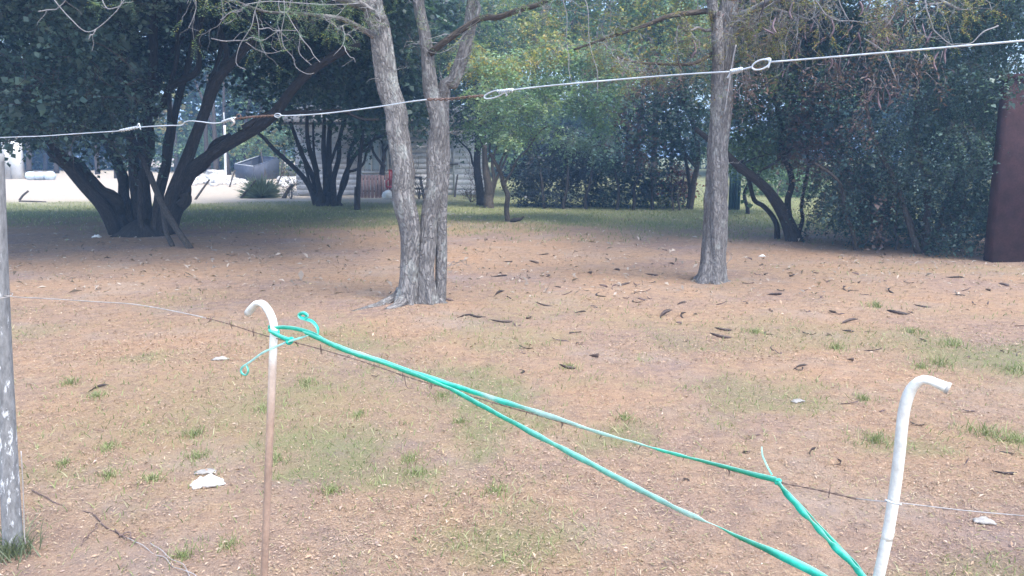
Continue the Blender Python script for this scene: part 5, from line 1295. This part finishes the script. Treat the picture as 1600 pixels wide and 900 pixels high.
ribbon([(430, 512, 9, 0), (445, 512, 9, 0), (465, 514, 10, 0), (490, 522, 11, 0), (520, 538, 12, 0.1), (560, 553, 13, 0.7), (590, 563, 12, 0.3), (640, 580, 13, 0), (700, 600, 13, 0), (745, 614, 13, 0.2), (765, 621, 11, 0.8), (785, 627, 12, 0.2), (830, 641, 12, 0.6), (880, 657, 10, 0.85), (930, 674, 7, 0.9), (1000, 694, 4.5, 0.6), (1060, 711, 5, -0.3), (1120, 726, 8, -0.6), (1170, 740, 8, -0.7), (1213, 750, 7, -0.4)], n=200)
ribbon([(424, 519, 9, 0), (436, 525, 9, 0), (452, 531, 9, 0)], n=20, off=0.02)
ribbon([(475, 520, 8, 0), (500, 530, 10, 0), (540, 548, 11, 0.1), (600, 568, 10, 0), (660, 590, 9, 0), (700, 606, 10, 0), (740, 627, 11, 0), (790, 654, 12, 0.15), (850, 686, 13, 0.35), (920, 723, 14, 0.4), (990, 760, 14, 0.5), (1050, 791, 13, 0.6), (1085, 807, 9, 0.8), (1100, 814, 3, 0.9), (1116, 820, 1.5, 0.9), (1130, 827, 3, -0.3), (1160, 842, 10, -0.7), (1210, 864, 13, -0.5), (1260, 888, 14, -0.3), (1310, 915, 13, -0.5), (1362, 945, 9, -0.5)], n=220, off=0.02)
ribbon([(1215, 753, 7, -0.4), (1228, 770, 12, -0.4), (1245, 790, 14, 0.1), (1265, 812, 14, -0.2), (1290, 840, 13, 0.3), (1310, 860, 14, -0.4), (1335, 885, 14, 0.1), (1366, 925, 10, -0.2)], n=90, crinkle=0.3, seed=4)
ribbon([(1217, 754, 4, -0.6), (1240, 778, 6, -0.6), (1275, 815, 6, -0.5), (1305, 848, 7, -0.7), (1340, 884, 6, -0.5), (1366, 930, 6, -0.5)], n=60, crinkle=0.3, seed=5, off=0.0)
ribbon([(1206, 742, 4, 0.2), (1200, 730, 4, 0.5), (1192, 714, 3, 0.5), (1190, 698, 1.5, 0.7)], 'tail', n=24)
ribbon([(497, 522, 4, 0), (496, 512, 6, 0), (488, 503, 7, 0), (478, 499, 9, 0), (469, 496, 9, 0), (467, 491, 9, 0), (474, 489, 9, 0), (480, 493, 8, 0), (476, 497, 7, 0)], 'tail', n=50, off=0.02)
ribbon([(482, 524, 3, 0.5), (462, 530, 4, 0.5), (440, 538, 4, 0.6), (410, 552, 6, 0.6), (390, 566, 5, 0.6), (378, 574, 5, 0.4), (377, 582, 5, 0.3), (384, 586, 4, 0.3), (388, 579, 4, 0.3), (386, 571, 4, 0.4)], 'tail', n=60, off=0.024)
# wraps round the pipes and knots
def coil(cx_, cy_, r, turns, h, wpx, name='wrap', tilt=0.0):
    c = fence(cx_, cy_); n = int(40 * turns); K = np.linspace(0, 6.283 * turns, n)
    C = np.stack([c[0] + r * np.cos(K), c[1] + r * np.sin(K), c[2] + h * (K / K[-1] - 0.5) + tilt * np.cos(K)], 1)
    hw = wpx * c[1] / FPX / 2; o_ = norm(C - c - (C - c) * [0, 0, 1])
    ring = np.stack([C + [0, 0, hw], C + o_ * 0.002, C - [0, 0, hw], C - o_ * 0.001], 1)
    i0 = np.arange(n - 1)[:, None] * 4; j = np.arange(4)[None]; j2 = (j + 1) % 4
    b = MB(); b.add(ring.reshape(-1, 3), quads=np.stack([i0 + j, i0 + j2, i0 + 4 + j2, i0 + 4 + j], -1).reshape(-1, 4), col=GR); b.build(name, M['tape'], tp, True)
coil(428, 517, 0.0138, 1.6, 0.012, 6, tilt=-0.006); coil(1365, 938, 0.0138, 2.0, 0.02, 12)
def knot(cx_, cy_, r, seed, off=0.02):
    c = fence(cx_, cy_, off); g = np.random.default_rng(seed); K = np.linspace(0, 6.283, 60)
    P = np.stack([np.sin(K) + 2 * np.sin(2 * K), np.cos(K) - 2 * np.cos(2 * K), -np.sin(3 * K)], 1) / 3 * r
    P = P[:, [0, 2, 1]] * [1.15, 0.8, 0.8]
    b = MB(); b.tube(c + P, r * 0.36, 8, bark_shape(seed, 0.12), caps=False, col=GR * 0.9); b.build('knot', M['tape'], tp, True)
knot(452, 532, 0.010, 1); knot(1214, 752, 0.006, 2, 0.006)

# ---- old wire lying on the ground at lower left
gw_ = thing('ground_wire', 'old rusty wire ending in pale strands along the ground at lower left', 'wire', ground(120, 800))
for pts, mt, r, dz in (([(50, 768), (85, 785), (120, 797), (150, 812), (175, 828), (200, 846)], 'rust', 0.0028, 0.008), ([(193, 842), (215, 852), (245, 866), (270, 882), (300, 902), (345, 935)], 'thinwire', 0.0016, 0.012), ([(235, 853), (255, 866), (275, 884), (296, 900), (330, 925)], 'thinwire', 0.0014, 0.014), ([(152, 818), (140, 838), (122, 856)], 'rust', 0.002, 0.006), ([(180, 830), (188, 842), (200, 838), (210, 850)], 'rust', 0.003, 0.01)):
    P = np.array([ground(*p) for p in pts]); P[:, 2] += dz; b = MB(); b.tube(wob(P, 0.006, 40, int(dz * 1e4) + len(pts)), r, 7); b.build('strand', M[mt], gw_, True)

# ================================================================== litter that can be counted
def crumpled(name, label, cat, px, py, w, d, h, mat, seed, rot=0.0):
    q = ground(px, py); g = np.random.default_rng(seed); n, m_ = 9, 6
    U, Vv = np.meshgrid(np.linspace(-1, 1, n), np.linspace(-1, 1, m_))
    Zt = h * (0.35 + 0.65 * g.random(U.shape)) * np.clip(1.25 - U ** 2 - 0.5 * Vv ** 2, 0.15, 1)
    x_ = U * w / 2 * (1 + 0.12 * g.normal(size=U.shape)); y_ = Vv * d / 2 * (1 + 0.15 * g.normal(size=U.shape)) * np.clip(1.1 - 0.45 * np.abs(U), 0.4, 1)
    top = np.stack([x_, y_, Zt], -1).reshape(-1, 3); bot = top.copy(); bot[:, 2] = np.maximum(bot[:, 2] * 0.3 - 0.002, 0) - 0.003
    c_, s_ = math.cos(rot), math.sin(rot); Rm = np.array([[c_, s_, 0], [-s_, c_, 0], [0, 0, 1]])
    k = np.arange(n * m_).reshape(m_, n); F = np.stack([k[:-1, :-1], k[:-1, 1:], k[1:, 1:], k[1:, :-1]], -1).reshape(-1, 4); K = n * m_
    edge = np.concatenate([k[0, :], k[1:, -1], k[-1, -2::-1], k[-2:0:-1, 0]]); e2 = np.roll(edge, -1)
    b = MB(); b.add(np.vstack([top, bot]) @ Rm + q + [0, 0, 0.006], quads=np.vstack([F, F[:, ::-1] + K, np.stack([edge, edge + K, e2 + K, e2], 1)]))
    return tag(b.build(name, M[mat], None, True), label, cat)
crumpled('plastic_scrap', 'bright white crumpled scrap of plastic on the leaf litter', 'litter', 324, 758, 0.15, 0.10, 0.045, 'white_trash', 1, 0.35)
crumpled('paper_scrap', 'flat grey scrap just behind the bright white one', 'litter', 322, 739, 0.11, 0.06, 0.012, 'grey_trash', 2, 0.1)
crumpled('paper_scrap', 'small white scrap on the dark ground at the foot of the big dark tree', 'litter', 151, 371, 0.16, 0.12, 0.06, 'white_trash', 3)
crumpled('paper_scrap', 'small pale scrap on the ground in front of the leaning tree', 'litter', 1191, 401, 0.10, 0.07, 0.03, 'white_trash', 4)
crumpled('paper_scrap', 'grey-white scrap beyond the white bent pipe near the right edge', 'litter', 1538, 817, 0.09, 0.05, 0.02, 'grey_trash', 5, -0.3)
crumpled('dry_leaf', 'large pale green dry leaf on the litter left of the white pipe', 'leaf', 1247, 628, 0.09, 0.06, 0.014, 'grey_trash', 6, 0.6)
crumpled('dry_leaf', 'large curled brown-grey leaf left of the brown pipe', 'leaf', 344, 562, 0.12, 0.07, 0.02, 'grey_trash', 7, 0.2)

# fallen seed pods
PM = [pod_mesh(20 + i, [0.16, 0.20, 0.23, 0.13, 0.26, 0.18, 0.10, 0.21][i], [0.019, 0.021, 0.02, 0.022, 0.025, 0.016, 0.026, 0.02][i], [2.0, 2.6, 1.4, 3.0, 2.0, 0.8, 2.2, 1.8][i]) for i in range(8)]
Z8 = [(50, 105), (330, 105), (515, 65), (575, 72), (640, 82), (470, 110), (860, 90), (1175, 40), (1215, 115), (1150, 65), (425, 155), (285, 165), (280, 183), (350, 195), (400, 195), (435, 190), (540, 180), (770, 168), (920, 148), (1110, 178), (845, 240), (895, 245), (950, 230), (1020, 225), (1110, 215), (820, 285), (1020, 270), (1070, 262), (1020, 320), (1050, 310), (330, 300), (640, 278), (515, 338), (710, 378), (790, 348), (90, 398), (155, 402), (290, 430), (375, 445), (435, 410), (685, 487), (1170, 395), (1268, 395), (1255, 440), (1475, 515), (610, 530), (710, 545), (425, 570), (410, 597), (645, 680), (400, 700), (800, 622), (1340, 388), (1480, 330), (1260, 330), (1490, 475), (690, 45), (1090, 300), (960, 300), (600, 240), (270, 280)]
Z7 = [(100, 220), (110, 90), (170, 120), (150, 170), (195, 172), (335, 180), (460, 160), (685, 170), (530, 210), (840, 207), (700, 215), (280, 258), (405, 258), (660, 260), (620, 250), (730, 280), (250, 285), (500, 295), (85, 325), (225, 365), (420, 370), (560, 380), (600, 385), (1250, 285), (1220, 190), (1040, 345), (910, 385), (980, 375), (1320, 330), (1395, 330), (1575, 450), (640, 432), (650, 482), (745, 480), (540, 500), (205, 492), (435, 492), (230, 575), (265, 595), (380, 685), (660, 640), (1045, 530), (1475, 590), (1560, 605), (640, 870), (1300, 620), (770, 585), (1490, 235), (1400, 260), (1280, 255), (870, 265), (970, 215)]
Z9 = [(525, 40), (870, 220), (1235, 222), (340, 320), (690, 437), (1020, 275), (1390, 395), (1215, 435), (60, 505), (580, 390), (310, 390), (1380, 480)]
PX = [(700 + a_ / 3.462, 380 + b_ / 3.462) for a_, b_ in Z8] + [(1140 + a_ / 3.461, 380 + b_ / 3.461) for a_, b_ in Z7] + [(1050 + a_ / 2.647, 560 + b_ / 2.647) for a_, b_ in Z9] + [(585, 589), (760, 376), (700, 470), (152, 608)]
g = np.random.default_rng(99)
for i, (a_, b_) in enumerate(PX):
    q = ground(a_, b_)
    me = PM[4] if i == 49 else PM[int(g.integers(0, 8))]
    o = bpy.data.objects.new('fallen_seed_pod', me); COL.objects.link(o)
    o.location = q + [0, 0, 0.001]; o.rotation_euler = (g.normal(0, 0.06), g.normal(0, 0.05), g.normal(0, 0.7) + (3.14 if g.random() < .5 else 0))
    s_ = g.uniform(0.7, 1.15) * np.interp(b_, [380, 480, 560, 700], [1.12, 1.05, 0.85, 0.66]); o.scale = (s_, s_, s_ * g.uniform(0.8, 1.5))
    look = ['short hooked', 'long S-curved', 'long gently bent', 'small tightly curled', 'broad curved', 'slender straight', 'short stubby', 'mid-length bent'][PM.index(me)]
    if a_ < 690: where = 'on the grassy litter left of the brown pipe' if a_ < 400 else ('under the green tape near the brown pipe' if b_ > 520 else 'right beside the double trunk')
    elif a_ < 1090:
        row = 'far back' if b_ < 410 else ('level with the straight trunk' if b_ < 447 else ('midway to the green tape' if b_ < 500 else 'not far beyond the green tape'))
        side = 'nearer the double trunk' if a_ < 860 else ('midway between the grey trees' if a_ < 985 else 'nearer the straight trunk')
        where = row + ', ' + side
    elif b_ < 590:
        row = 'far back' if b_ < 430 else ('a little nearer' if b_ < 480 else 'just beyond the white pipe hook')
        side = 'close right of the straight trunk' if a_ < 1220 else ('under the hanging pods' if a_ < 1370 else 'towards the dark red wall')
        where = row + ', ' + side
    else: where = 'on near litter left of the white pipe' if a_ < 1390 else 'on near litter right of the white pipe'
    lab = f'{look} dark pod {where}'
    if i == 49: o.scale = (0.62, 0.62, 1.0); o.rotation_euler = (0, 0, -0.35); lab = 'largest curled dark pod, alone on a grass tuft above the green tape'
    tag(o, lab, 'seed pod', 'fallen seed pods on the leaf litter')

# ================================================================== added haze, stands in for lens veil over the darks
hz = MB(); hz.box(0, 195, 10, 470, 450, 25)
m, nt, out = new_mat('veil_haze')
pv = N(nt, 'ShaderNodeVolumePrincipled'); pv.inputs['Color'].default_value = (0.34, 0.60, 1.0, 1); pv.inputs['Density'].default_value = 0.0036
nt.links.new(pv.outputs[0], out.inputs['Volume'])
hz_o = stuff(hz.build('haze', m)); tag(hz_o, 'thin bluish haze added to lift the dark foliage like lens veil', 'haze')
